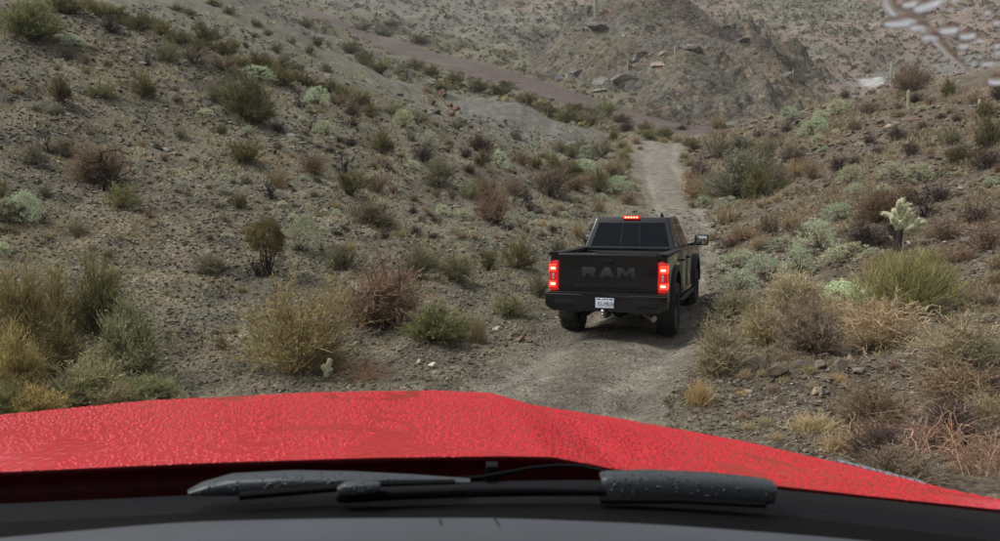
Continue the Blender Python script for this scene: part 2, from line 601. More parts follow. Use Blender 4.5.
def plant_mat(name, trans=0.25, rough=0.7):
    m, nt, b = new_mat(name)
    L = nt.links
    at = nt.nodes.new('ShaderNodeVertexColor')
    at.layer_name = 'Col'
    oi = nt.nodes.new('ShaderNodeObjectInfo')
    mx = nt.nodes.new('ShaderNodeMix')
    mx.data_type = 'RGBA'
    mx.blend_type = 'MULTIPLY'
    mx.inputs[0].default_value = 1.0
    L.new(at.outputs['Color'], mx.inputs[6])
    L.new(oi.outputs['Color'], mx.inputs[7])
    L.new(mx.outputs[2], b.inputs['Base Color'])
    b.inputs['Roughness'].default_value = rough
    b.inputs['Specular IOR Level'].default_value = 0.25
    tr = nt.nodes.new('ShaderNodeBsdfTranslucent')
    L.new(mx.outputs[2], tr.inputs['Color'])
    ms = nt.nodes.new('ShaderNodeMixShader')
    ms.inputs[0].default_value = trans
    L.new(b.outputs[0], ms.inputs[1])
    L.new(tr.outputs[0], ms.inputs[2])
    L.new(ms.outputs[0], nt.nodes['Material Output'].inputs['Surface'])
    return m


M = {}
M['soil'] = soil_mat('soil', 1.0, 0.85, 0.75)
M['road'] = soil_mat('trail_dirt', 1.7, 0.85, 0.6)
M['rock_far'] = soil_mat('hill_rock', 0.09, 0.8, 0.45)
M['stone'] = soil_mat('stone', 2.0, 0.7, 0.08)
M['boulder'] = soil_mat('boulder_rock', 0.5, 0.8)
M['leaf'] = plant_mat('leaf', 0.3)
M['twig'] = plant_mat('twig', 0.0, 0.8)

# ------------------------------------------------------------------ terrain mesh
fine_a = np.linspace(-41, 41, 620)
coarse = np.concatenate([np.linspace(41, 319, 60)[1:-1]])
ang = np.radians(np.concatenate([fine_a, coarse]))
rad = np.concatenate([[0.0], np.linspace(0.6, 4.5, 8), 4.8 * (430 / 4.8) ** np.linspace(0, 1, 430)])
A_, R_ = np.meshgrid(ang, rad)
TX, TY = R_ * np.sin(A_), R_ * np.cos(A_)
TZ = height(TX, TY)
dr, sr, hwr = polyline_dist(TX, TY, ROAD[:, :3])
road_m = 1 - smooth(0.85, 1.15, dr / hwr)
TZ = TZ - 0.07 * road_m * (TY < 66)
if True:
    hm = in_hill(TX, TY)
    hz = np.full(TX.shape, -1e3)
    hz[hm] = hill_height(TX[hm], TY[hm])
    TZ = np.where((hz > TZ + 0.3), TZ - 0.3, TZ)


def c3(*c):
    return np.array(c, float)


def mixc(a, b, t):
    return a + (b - a) * t[..., None]


SOIL_L = c3(0.155, 0.137, 0.094)     # grey olive talus
SOIL_B = c3(0.168, 0.136, 0.090)     # browner patches
SOIL_G = c3(0.168, 0.157, 0.118)     # grey
SOIL_R = c3(0.145, 0.112, 0.078)     # brown right slope
STRAW = c3(0.31, 0.25, 0.155)
WASHC = c3(0.130, 0.097, 0.082)
PINK = c3(0.235, 0.18, 0.145)
FARG = c3(0.175, 0.167, 0.128)
BARE = c3(0.172, 0.166, 0.122)


def soil_colour(x, y, z):
    r = np.hypot(x, y)
    p = np.stack([x, np.maximum(y, 0.5), z], -1)
    u, v = x / np.maximum(y, 0.5), r
    n1 = fbm(x * 0.12, y * 0.12, 4, 61)
    n2 = fbm(x * 0.5, y * 0.5, 4, 67)
    n3 = fbm(x * 1.6, y * 1.6, 3, 71)
    c = mixc(np.broadcast_to(SOIL_L, x.shape + (3,)), SOIL_G, smooth(-0.2, 0.6, n2))
    c = mixc(c, SOIL_B, smooth(0.0, 0.7, n1 + 0.4 * n3) * 0.8)
    # right of the trail: browner, straw litter
    d, s, hw = polyline_dist(x, y, ROAD[:, :3])
    right = smooth(0.5, 3.0, s) * (y < 90)
    c = mixc(c, SOIL_R, right * 0.8)
    st = smooth(0.05, 0.55, n2 + 0.3 * n3) * smooth(9, 14, r)
    c = mixc(c, STRAW, st * np.where(s > 0, 0.38, 0.25) * (r < 75))
    # dark damp earth
    c = c * (1 - 0.3 * smooth(0.1, 0.8, -n3 + 0.3 * n1))[..., None]
    # bare slope and mound behind the left crest
    bare = smooth(48, 54, y) * (1 - smooth(78, 84, y)) * (x < 6)
    c = mixc(c, BARE, bare * 0.85)
    mp_ = P(522, 122, 61)
    md = ((x - mp_.x) / 6.0) ** 2 + ((y - mp_.y) / 8.5) ** 2
    c = mixc(c, c3(0.172, 0.163, 0.138), (1 - smooth(0.6, 1.1, md + 0.25 * n2)) * 0.95)
    # beyond the wash
    far = smooth(78, 95, r)
    fc = mixc(np.broadcast_to(FARG, x.shape + (3,)), PINK, smooth(-0.35, 0.35, fbm(x * 0.02, y * 0.02, 3, 77) + 0.010 * x - 0.35))
    fc = fc * (1 + 0.25 * n1 + 0.15 * n2)[..., None]
    # pale grassy top of the far hill, grey rock apron
    fc = mixc(fc, c3(0.33, 0.31, 0.24), smooth(0.1, 0.7, fbm(x * 0.03, y * 0.05, 4, 81)) * smooth(215, 255, y) * 0.6)
    fc = mixc(fc, c3(0.205, 0.20, 0.19), smooth(-0.1, 0.3, fbm(x * 0.03, y * 0.03, 3, 85)) * (1 - smooth(155, 175, y)) * smooth(48, 54, x) * 0.8)
    c = mixc(c, fc * 0.90, far)
    # olive banks of the wash, and the red gravel bed itself
    dw, sw, hww = polyline_dist(x, y, WASH)
    bank = (1 - smooth(1.6, 4.0, dw / hww)) * (y > 70)
    c = mixc(c, c3(0.16, 0.14, 0.075), bank * 0.6)
    wm = (1 - smooth(0.75, 1.05, dw / hww + 0.12 * n2)) * (y > 66)
    c = mixc(c, WASHC * 1.0, wm)
    # pale gravel track far off on the right
    gt = (1 - smooth(1.0, 2.0, polyline_dist(x, y, GT)[0]))
    c = mixc(c, c3(0.42, 0.41, 0.39), gt)
    return np.clip(c, 0.01, 0.9)


GT = np.array([tuple(P(826, 80, 152))[:2] + (1,), tuple(P(852, 83, 140))[:2] + (1,), tuple(P(878, 90, 122))[:2] + (1,)])
TC = soil_colour(TX, TY, TZ)
nr, na = TX.shape
idx = np.arange(nr * na).reshape(nr, na)
q = np.stack([idx[:-1, :], np.roll(idx, -1, 1)[:-1, :], np.roll(idx, -1, 1)[1:, :], idx[1:, :]], -1).reshape(-1, 4)
me = np_mesh('terrain', np.stack([TX, TY, TZ], -1).reshape(-1, 3), q[:, ::-1], TC.reshape(-1, 3))
terrain = tag(link_mesh('terrain', me, M['soil'], smooth=True), 'stony desert slopes on both sides of the dirt trail', None, None, 'structure')

# rocky hill
gx, gy = np.meshgrid(np.linspace(-8, 62, 300), np.linspace(90, 190, 330))
gz = hill_height(gx, gy)
gb = height(gx, gy)
gz = np.where(gz < gb - 1.2, gb - 1.2, gz)
edge = np.minimum.reduce([gx + 8, 62 - gx, gy - 90, 190 - gy])
gz = np.where(edge < 0.5, gb - 1.5, gz)
HN = fbm(gx * 0.07, gy * 0.07, 4, 91)
HN2 = fbm(gx * 0.3, gy * 0.3, 4, 95)
slope = np.hypot(*np.gradient(gz, 0.30, 0.234))
HC = mixc(np.broadcast_to(c3(0.205, 0.190, 0.155), gx.shape + (3,)), c3(0.175, 0.17, 0.155), smooth(-0.3, 0.5, HN))
HC = mixc(HC, c3(0.180, 0.138, 0.105), smooth(0.15, 0.6, HN2 + 0.5 * HN) * 0.6)
HC = mixc(HC, c3(0.20, 0.195, 0.11), smooth(0.2, 0.7, fbm(gx * 0.2, gy * 0.2, 3, 99)) * (slope < 0.9) * 0.5)
RZ = rock_zone(gx, gy)
HC = mixc(HC * 0.95, mixc(np.broadcast_to(c3(0.100, 0.094, 0.085), gx.shape + (3,)), c3(0.200, 0.190, 0.165), smooth(0.0, 0.6, HN2 + 0.3)), RZ * 0.75)
HC = mixc(HC, c3(0.15, 0.105, 0.085), RZ * smooth(0.25, 0.6, HN) * 0.6)
OL = smooth(0.0, 0.5, fbm(gx * 0.11, gy * 0.11, 4, 211)) * (1 - RZ * 0.6)
HC = mixc(HC, c3(0.165, 0.150, 0.100), OL * 0.8)
HC = mixc(HC, c3(0.25, 0.20, 0.15), smooth(0.45, 0.75, fbm(gx * 0.25, gy * 0.25, 3, 217)) * 0.7)
ridge = np.array([tuple(P(*c)) for c in ((652, -12, 150), (690, 16, 141), (740, 41, 131), (780, 60, 123), (812, 90, 113))])
rd_ = polyline_dist(gx, gy, ridge)[0]
HC = mixc(HC, c3(0.105, 0.082, 0.070), (1 - smooth(1.2, 4.0, rd_ + 1.2 * HN2)) * 0.85)
HC = HC * c3(0.60, 0.563, 0.51)
nr, na = gx.shape
idx = np.arange(nr * na).reshape(nr, na)
q = np.stack([idx[:-1, :-1], idx[:-1, 1:], idx[1:, 1:], idx[1:, :-1]], -1).reshape(-1, 4)
keep = (gz > gb - 0.6)
kq = (keep[:-1, :-1] | keep[:-1, 1:] | keep[1:, 1:] | keep[1:, :-1]).ravel()
q = q[kq]
used, inv = np.unique(q, return_inverse=True)
me = np_mesh('rocky_hill', np.stack([gx, gy, gz], -1).reshape(-1, 3)[used], inv.reshape(-1, 4), np.clip(HC, 0.02, 0.8).reshape(-1, 3)[used])
tag(link_mesh('rocky_hill', me, M['rock_far'], smooth=False), 'craggy grey brown hill rising behind the red wash', None, None, 'structure')

# dirt trail
cum = [0.0]
for a, b in zip(ROAD[:-1], ROAD[1:]):
    cum.append(cum[-1] + math.hypot(b[0] - a[0], b[1] - a[1]))
tt = np.concatenate([np.linspace(0, cum[3], 30)[:-1], np.linspace(cum[3], cum[-1], 560)])


def catmull(tt, cum, vals):
    cum, vals = np.asarray(cum), np.asarray(vals)
    m = np.gradient(vals, cum)
    i = np.clip(np.searchsorted(cum, tt, side='right') - 1, 0, len(cum) - 2)
    h = cum[i + 1] - cum[i]
    t = (tt - cum[i]) / h
    return ((2 * t**3 - 3 * t**2 + 1) * vals[i] + (t**3 - 2 * t**2 + t) * h * m[i] + (-2 * t**3 + 3 * t**2) * vals[i + 1] + (t**3 - t**2) * h * m[i + 1])


rx, ry, rw = (catmull(tt, cum, ROAD[:, k]) for k in (0, 1, 2))
tx_, ty_ = np.gradient(rx, tt), np.gradient(ry, tt)
ln = np.hypot(tx_, ty_)
nx_, ny_ = ty_ / ln, -tx_ / ln
across = np.linspace(-1, 1, 49)
wob = 1 + 0.16 * fbm(tt * 0.9, tt * 0 + 3, 3, 101)[:, None] * np.sign(across)[None, :] ** 2 + 0.12 * fbm(tt[:, None] * 2.1, np.sign(across)[None, :] * 5.0 + 0 * tt[:, None], 3, 103)
GX = rx[:, None] + nx_[:, None] * across[None, :] * rw[:, None] * 1.02 * wob
GY = ry[:, None] + ny_[:, None] * across[None, :] * rw[:, None] * 1.02 * wob
GZ = height(GX, GY) + 0.012 - 0.09 * smooth(0.86, 1.0, np.abs(across))[None, :]
s_m = across[None, :] * rw[:, None]
track = np.exp(-((np.abs(s_m) - 0.82) / 0.27) ** 2)
n2 = fbm(GX * 0.8, GY * 0.8, 4, 107)
n3 = fbm(GX * 3, GY * 3, 3, 109)
RC = mixc(np.broadcast_to(c3(0.170, 0.150, 0.118), GX.shape + (3,)), c3(0.245, 0.220, 0.178), np.clip(track * 0.75 + 0.2 * n2, 0, 1))
along = np.broadcast_to(tt[:, None], GX.shape)
stk = fbm(s_m * 5.0 + 0 * along, along * 0.35, 4, 223)
RC = RC * (1 + 0.20 * n2 + 0.14 * n3 + 0.22 * stk)[..., None]
RC = mixc(RC, c3(0.13, 0.108, 0.080), np.exp(-(s_m / 0.42) ** 2) * smooth(-0.2, 0.5, n2) * 0.7)
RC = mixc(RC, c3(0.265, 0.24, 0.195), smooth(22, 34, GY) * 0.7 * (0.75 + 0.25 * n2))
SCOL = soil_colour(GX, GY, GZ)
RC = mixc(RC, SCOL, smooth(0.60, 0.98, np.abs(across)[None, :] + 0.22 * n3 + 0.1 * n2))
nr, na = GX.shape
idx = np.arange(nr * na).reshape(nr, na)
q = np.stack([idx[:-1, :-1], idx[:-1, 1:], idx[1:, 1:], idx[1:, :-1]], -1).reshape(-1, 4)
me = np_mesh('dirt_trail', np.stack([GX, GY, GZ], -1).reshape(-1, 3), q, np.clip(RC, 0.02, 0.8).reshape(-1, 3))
tag(link_mesh('dirt_trail', me, M['road'], smooth=True), 'narrow gravel trail winding from the red hood past the black pickup', None, None, 'structure')

# red gravel wash: a sheet just above the terrain
wp = WASH
cumw = [0.0]
for a, b in zip(wp[:-1], wp[1:]):
    cumw.append(cumw[-1] + math.hypot(b[0] - a[0], b[1] - a[1]))
tw = np.linspace(0, cumw[-1], 260)
wx, wy, ww = (catmull(tw, cumw, wp[:, k]) for k in (0, 1, 2))
tx_, ty_ = np.gradient(wx, tw), np.gradient(wy, tw)
ln = np.hypot(tx_, ty_)
ac = np.linspace(-1, 1, 25)
wv = 0.72 * (1 + 0.16 * fbm(tw[:, None] * 0.12, np.sign(ac)[None, :] * 7 + 0 * tw[:, None], 4, 113))
WX = wx[:, None] + (ty_ / ln)[:, None] * ac[None, :] * ww[:, None] * wv
WY = wy[:, None] - (tx_ / ln)[:, None] * ac[None, :] * ww[:, None] * wv
WZ = height(WX, WY) + 0.10 - 0.4 * smooth(0.9, 1.0, np.abs(ac))[None, :]
n2 = fbm(WX * 0.25, WY * 0.25, 4, 117)
WC = np.broadcast_to(WASHC, WX.shape + (3,)) * (1 + 0.2 * n2)[..., None]
nr, na = WX.shape
idx = np.arange(nr * na).reshape(nr, na)
q = np.stack([idx[:-1, :-1], idx[:-1, 1:], idx[1:, 1:], idx[1:, :-1]], -1).reshape(-1, 4)
me = np_mesh('dry_wash', np.stack([WX, WY, WZ], -1).reshape(-1, 3), q, np.clip(WC, 0.02, 0.8).reshape(-1, 3))
tag(link_mesh('dry_wash', me, M['soil'], smooth=True), 'reddish gravel wash crossing the valley below the rocky hill', None, None, 'structure')

# ------------------------------------------------------------------ plants: mesh makers (unit plant: about 1 wide, 1 high)
def ribbons(paths, widths, cols, rng):
    """paths (n,k,3), widths (n,k), cols (n,3) -> verts, quads, colours"""
    n, k, _ = paths.shape
    d = np.gradient(paths, axis=1)
    rnd = rng.normal(size=(n, 1, 3))
    side = np.cross(d, np.broadcast_to(rnd, d.shape))
    side /= np.linalg.norm(side, axis=-1, keepdims=True) + 1e-9
    a = paths - side * widths[..., None] * 0.5
    b = paths + side * widths[..., None] * 0.5
    v = np.stack([a, b], 2).reshape(-1, 3)
    base = (np.arange(n) * k * 2)[:, None] + (np.arange(k - 1) * 2)[None, :]
    q = np.stack([base, base + 1, base + 3, base + 2], -1).reshape(-1, 4)
    return v, q, np.repeat(cols, k * 2, 0)


def blades(cent, direc, length, width, cols, rng):
    """small diamond leaves: cent (n,3), direc (n,3)"""
    n = len(cent)
    direc = direc / (np.linalg.norm(direc, axis=1, keepdims=True) + 1e-9)
    side = np.cross(direc, rng.normal(size=(n, 3)))
    side /= np.linalg.norm(side, axis=1, keepdims=True) + 1e-9
    l, w = length[:, None], width[:, None]
    p = np.stack([cent, cent + direc * l * 0.45 + side * w * 0.5, cent + direc * l, cent + direc * l * 0.45 - side * w * 0.5], 1)
    q = (np.arange(n) * 4)[:, None] + np.arange(4)[None, :]
    return p.reshape(-1, 3), q, np.repeat(cols, 4, 0)


def stack(parts):
    vs_, qs, cs, o = [], [], [], 0
    for v, q, c in parts:
        vs_.append(v); qs.append(q + o); cs.append(c); o += len(v)
    return np.concatenate(vs_), np.concatenate(qs), np.concatenate(cs)


def jit(col, n, rng, amt=0.25, hue=0.08):
    c = np.asarray(col)[None, :] * (1 + amt * rng.uniform(-1, 1, (n, 1))) * (1 + hue * rng.uniform(-1, 1, (n, 3)))
    return np.clip(c, 0.004, 0.95)


def sphere_dirs(n, rng, zmin=0.0, power=1.0):
    z = zmin + (1 - zmin) * rng.uniform(0, 1, n) ** power
    a = rng.uniform(0, 2 * np.pi, n)
    r = np.sqrt(np.clip(1 - z * z, 0, 1))
    return np.stack([r * np.cos(a), r * np.sin(a), z], -1)


def lump(dirs, rng, k=7, amt=0.28):
    """uneven outline: radius factor per direction"""
    c = sphere_dirs(k, rng, -0.1)
    h = rng.uniform(-1, 1, k)
    w = np.exp(-((1 - dirs @ c.T) / 0.18)) * h[None, :]
    return 1 + amt * w.sum(1)


def fan(n, rng, r0=0.06, zmin=0.05, power=0.8, k=4, droop=0.0, wig=0.04, lmin=0.6, lmax=1.0, lumpf=None, zs=1.0):
    """stems from the foot to the shell of a half ellipsoid"""
    d = sphere_dirs(n, rng, zmin, power)
    L = rng.uniform(lmin, lmax, n)
    if lumpf is not None:
        L = L * lumpf(d)
    o = np.zeros((n, 3))
    o[:, :2] = rng.normal(size=(n, 2)) * r0
    tip = d * L[:, None] * np.array([0.5, 0.5, zs])
    t = np.linspace(0, 1, k)[None, :, None]
    up = np.zeros((n, 1, 3)); up[:, 0, 2] = 1
    p = o[:, None, :] * (1 - t * 0.3) + tip[:, None, :] * t
    bend = (t * (1 - t)) * np.linalg.norm(tip, axis=1)[:, None, None] * 0.35
    p = p + up * bend * rng.uniform(0.0, 1.0, (n, 1, 1)) - up * droop * t ** 2 * rng.uniform(0.3, 1, (n, 1, 1))
    p = p + rng.normal(size=p.shape) * wig * t
    p[..., 2] = np.maximum(p[..., 2], 0.004)
    return p


def side_twigs(paths, m, rng, t0=0.35, l=0.25, spread=0.7, k=3, up=0.4):
    """m short twigs that leave the given stems"""
    n, kk, _ = paths.shape
    i = rng.integers(0, n, m)
    t = rng.uniform(t0, 1.0, m) * (kk - 1.001)
    j = t.astype(int)
    f = (t - j)[:, None]
    o = paths[i, j] * (1 - f) + paths[i, j + 1] * f
    d = paths[i, j + 1] - paths[i, j]
    d /= np.linalg.norm(d, axis=1, keepdims=True) + 1e-9
    d = d + rng.normal(size=(m, 3)) * spread
    d[:, 2] += up
    d /= np.linalg.norm(d, axis=1, keepdims=True) + 1e-9
    L = l * rng.uniform(0.4, 1.0, m)
    tt_ = np.linspace(0, 1, k)[None, :, None]
    p = o[:, None, :] + d[:, None, :] * L[:, None, None] * tt_ + rng.normal(size=(m, k, 3)) * 0.012 * tt_
    p[..., 2] = np.maximum(p[..., 2], 0.003)
    return p


def tw(n, k, w0, w1):
    return np.broadcast_to(np.linspace(w0, w1, k)[None, :], (n, k))


def make_plant(kind, seed, dense=1.0):
    """returns {part name: (verts, quads, cols, material)}"""
    rng = np.random.default_rng(seed)
    lf = (lambda d, c=rng.integers(1 << 30): lump(d, np.random.default_rng(c)))
    N = lambda x: int(x * dense)
    parts = {}
    if kind in ('olive', 'green', 'yellow', 'pale', 'grey'):
        g = {'olive': (0.215, 0.195, 0.090), 'green': (0.33, 0.325, 0.15), 'yellow': (0.34, 0.275, 0.125), 'pale': (0.34, 0.33, 0.18), 'grey': (0.27, 0.25, 0.17)}[kind]
        wood = {'olive': (0.10, 0.080, 0.050), 'green': (0.15, 0.135, 0.075), 'yellow': (0.21, 0.145, 0.075), 'pale': (0.20, 0.165, 0.10), 'grey': (0.145, 0.12, 0.085)}[kind]
        st = fan(N(46), rng, 0.05, 0.12, 0.75, 5, 0, 0.03, 0.55, 0.95, lf)
        s2 = side_twigs(st, N(420), rng, 0.3, 0.30, 0.55, 3, 0.35)
        parts['stem'] = stack([ribbons(st, tw(len(st), 5, 0.020, 0.006), jit(wood, len(st), rng), rng), ribbons(s2, tw(len(s2), 3, 0.008, 0.004), jit(wood, len(s2), rng, 0.4), rng)]) + ('twig',)
        fine = side_twigs(st, N(900), rng, 0.45, 0.26, 0.45, 3, 0.5)
        lv = side_twigs(s2, N(2300), rng, 0.2, 0.04, 1.0, 2, 0.3)
        parts['foliage'] = stack([ribbons(fine, tw(len(fine), 3, 0.010, 0.003), jit(g, len(fine), rng, 0.4, 0.12), rng),
                                  blades(lv[:, 0], lv[:, 1] - lv[:, 0], rng.uniform(0.025, 0.06, len(lv)), rng.uniform(0.010, 0.020, len(lv)), jit(g, len(lv), rng, 0.45, 0.14), rng)]) + ('leaf',)
    elif kind == 'brittle':
        st = fan(N(60), rng, 0.06, 0.02, 0.9, 4, 0, 0.02, 0.6, 0.9, lf)
        d = sphere_dirs(N(150), rng, -0.02, 0.85)
        cl = d * (rng.uniform(0.82, 1.0, len(d)) * lf(d))[:, None] * np.array([0.5, 0.5, 0.95])
        m = N(2600)
        i = rng.integers(0, len(cl), m)
        c = cl[i] + rng.normal(size=(m, 3)) * np.array([0.035, 0.035, 0.030])
        c[:, 2] = np.maximum(c[:, 2], 0.01)
        nd = d[i] * 0.8 + rng.normal(size=(m, 3)) * 0.6 + np.array([0, 0, 0.5])
        g = (0.50, 0.55, 0.38)
        parts['stem'] = ribbons(st, tw(len(st), 4, 0.016, 0.006), jit((0.09, 0.075, 0.05), len(st), rng), rng) + ('twig',)
        parts['foliage'] = blades(c, nd, rng.uniform(0.03, 0.065, m), rng.uniform(0.016, 0.034, m), jit(g, m, rng, 0.35, 0.08), rng) + ('leaf',)
    elif kind in ('dry', 'dark', 'tan'):
        a = {'dry': (0.31, 0.225, 0.155), 'dark': (0.105, 0.070, 0.062), 'tan': (0.42, 0.345, 0.21)}[kind]
        b = {'dry': (0.16, 0.115, 0.082), 'dark': (0.06, 0.045, 0.042), 'tan': (0.26, 0.20, 0.125)}[kind]
        st = fan(N(60), rng, 0.06, 0.10, 0.8, 5, 0, 0.045, 0.55, 1.0, lf)
        s2 = side_twigs(st, N(520), rng, 0.25, 0.34, 0.6, 3, 0.3)
        s3 = side_twigs(s2, N(1500), rng, 0.2, 0.16, 0.8, 2, 0.2)
        parts['stem'] = stack([ribbons(st, tw(len(st), 5, 0.018, 0.006), jit(b, len(st), rng), rng), ribbons(s2, tw(len(s2), 3, 0.008, 0.004), jit(b, len(s2), rng, 0.4), rng)]) + ('twig',)
        parts['foliage'] = ribbons(s3, tw(len(s3), 2, 0.008, 0.004), jit(a, len(s3), rng, 0.5, 0.1), rng) + ('leaf',)
    elif kind in ('grass', 'litter'):
        a = (0.40, 0.31, 0.17)
        z = {'grass': 0.45, 'litter': 0.1}[kind]
        p = fan(N(520), rng, 0.13, z, 0.9, 4, 0.22, 0.025, 0.5, 1.05, lf)
        p2 = fan(N(160), rng, 0.11, z, 0.9, 4, 0.1, 0.02, 0.3, 0.6, lf)
        parts['blade'] = ribbons(p, tw(len(p), 4, 0.014, 0.004), jit(a, len(p), rng, 0.45, 0.08), rng) + ('leaf',)
        parts['thatch'] = ribbons(p2, tw(len(p2), 4, 0.016, 0.005), jit((0.13, 0.12, 0.07), len(p2), rng, 0.4, 0.1), rng) + ('leaf',)
    elif kind == 'ephedra':
        st = fan(N(150), rng, 0.12, 0.25, 0.7, 5, 0, 0.02, 0.6, 1.0, lf)
        s2 = side_twigs(st, N(3600), rng, 0.15, 0.24, 0.42, 3, 0.45)
        parts['stem'] = ribbons(st, tw(len(st), 5, 0.013, 0.005), jit((0.07, 0.068, 0.04), len(st), rng), rng) + ('twig',)
        parts['foliage'] = ribbons(s2, tw(len(s2), 3, 0.0050, 0.0025), jit((0.25, 0.24, 0.11), len(s2), rng, 0.45, 0.12), rng) + ('leaf',)
    elif kind == 'skel':
        st = fan(16, rng, 0.05, 0.15, 0.9, 6, 0, 0.09, 0.5, 1.0, lf)
        s2 = side_twigs(st, 60, rng, 0.3, 0.35, 0.8, 4, 0.2)
        s3 = side_twigs(s2, 160, rng, 0.3, 0.16, 0.9, 2, 0.1)
        parts['stem'] = ribbons(st, tw(len(st), 6, 0.05, 0.015), jit((0.032, 0.026, 0.024), len(st), rng), rng) + ('twig',)
        parts['twigs'] = stack([ribbons(s2, tw(len(s2), 4, 0.02, 0.008), jit((0.04, 0.032, 0.03), len(s2), rng), rng), ribbons(s3, tw(len(s3), 2, 0.01, 0.006), jit((0.07, 0.055, 0.045), len(s3), rng), rng)]) + ('twig',)
        parts['twig'] = parts.pop('twigs')
    elif kind == 'arch':                     # long arching reddish canes
        st = fan(80, rng, 0.16, 0.15, 0.9, 7, 0.42, 0.02, 0.7, 1.15, lf)
        s2 = side_twigs(st, 420, rng, 0.2, 0.26, 0.6, 3, 0.0)
        s3 = side_twigs(s2, 700, rng, 0.2, 0.13, 0.8, 2, 0.0)
        parts['stem'] = ribbons(st, tw(len(st), 7, 0.008, 0.004), jit((0.38, 0.22, 0.15), len(st), rng, 0.4), rng) + ('twig',)
        parts['twig'] = stack([ribbons(s2, tw(len(s2), 3, 0.005, 0.003), jit((0.30, 0.19, 0.13), len(s2), rng, 0.4), rng), ribbons(s3, tw(len(s3), 2, 0.005, 0.003), jit((0.25, 0.17, 0.125), len(s3), rng, 0.4), rng)]) + ('leaf',)
    elif kind == 'treelet':                  # bare dark stems carrying one olive crown
        st = fan(12, rng, 0.06, 0.6, 0.9, 6, 0, 0.03, 0.6, 0.8, lf)
        low = fan(60, rng, 0.10, 0.02, 0.9, 4, 0.0, 0.04, 0.25, 0.45, lf)
        d = sphere_dirs(420, rng, -0.85, 1.0)
        c = d * (rng.uniform(0.3, 1.0, 420) ** 0.6 * lump(d, rng, 12, 0.38))[:, None] * np.array([0.44, 0.44, 0.36]) + np.array([0, 0, 0.62])
        tp = np.stack([np.tile([[0, 0, 0.62]], (420, 1)) * 0.5 + c * 0.5, c], 1)
        f = side_twigs(tp, 3200, rng, 0.6, 0.10, 0.9, 3, 0.25)
        lv = side_twigs(f, 9000, rng, 0.2, 0.04, 1, 2, 0.2)
        g = (0.25, 0.205, 0.090)
        parts['stem'] = stack([ribbons(st, tw(12, 6, 0.035, 0.012), jit((0.035, 0.03, 0.025), 12, rng), rng), ribbons(low, tw(60, 4, 0.012, 0.006), jit((0.045, 0.036, 0.032), 60, rng), rng)]) + ('twig',)
        parts['foliage'] = stack([ribbons(f, tw(len(f), 3, 0.008, 0.003), jit(g, len(f), rng, 0.4, 0.1), rng), blades(lv[:, 0], lv[:, 1] - lv[:, 0], rng.uniform(0.02, 0.045, len(lv)), rng.uniform(0.01, 0.018, len(lv)), jit(g, len(lv), rng, 0.4, 0.1), rng)]) + ('leaf',)
    return parts


PROTO = {}


def proto(kind, var, dense=1.0):
    key = (kind, var, dense)
    if key not in PROTO:
        pr = make_plant(kind, hash((sum(map(ord, kind)), var, 5)) % (1 << 30), dense)
        PROTO[key] = {}
        for pn, (v, q, c, mt) in pr.items():
            me = np_mesh(kind + '_' + pn, v, q, c)
            me.materials.append(M[mt])
            PROTO[key][pn] = me
    return PROTO[key]


LOOK = {  # kind: (object name, look words, category)
    'olive': ('olive_shrub', 'olive green twiggy shrub', 'shrub'), 'green': ('green_shrub', 'leafy green shrub', 'shrub'), 'yellow': ('yellow_shrub', 'yellow orange feathery shrub', 'shrub'),
    'pale': ('pale_shrub', 'pale yellow green shrub', 'shrub'), 'grey': ('grey_shrub', 'grey green wiry shrub', 'shrub'), 'brittle': ('brittlebush', 'silvery mounded brittlebush', 'brittlebush'),
    'dry': ('dry_shrub', 'reddish tan twig shrub', 'dry shrub'), 'dark': ('dead_shrub', 'dark maroon dead shrub', 'dead shrub'), 'tan': ('tan_shrub', 'straw tan twiggy shrub', 'dry shrub'),
    'grass': ('grass_tuft', 'straw yellow grass tuft', 'grass tuft'), 'litter': ('grass_mat', 'flattened straw grass mat', 'grass tuft'), 'ephedra': ('broom_shrub', 'upright green broom-like shrub', 'shrub'),
    'skel': ('burnt_shrub', 'leafless black branching shrub', 'dead shrub'), 'arch': ('cane_shrub', 'arching reddish cane shrub', 'dry shrub'), 'treelet': ('small_tree', 'olive crowned little tree on dark stems', 'small tree')}

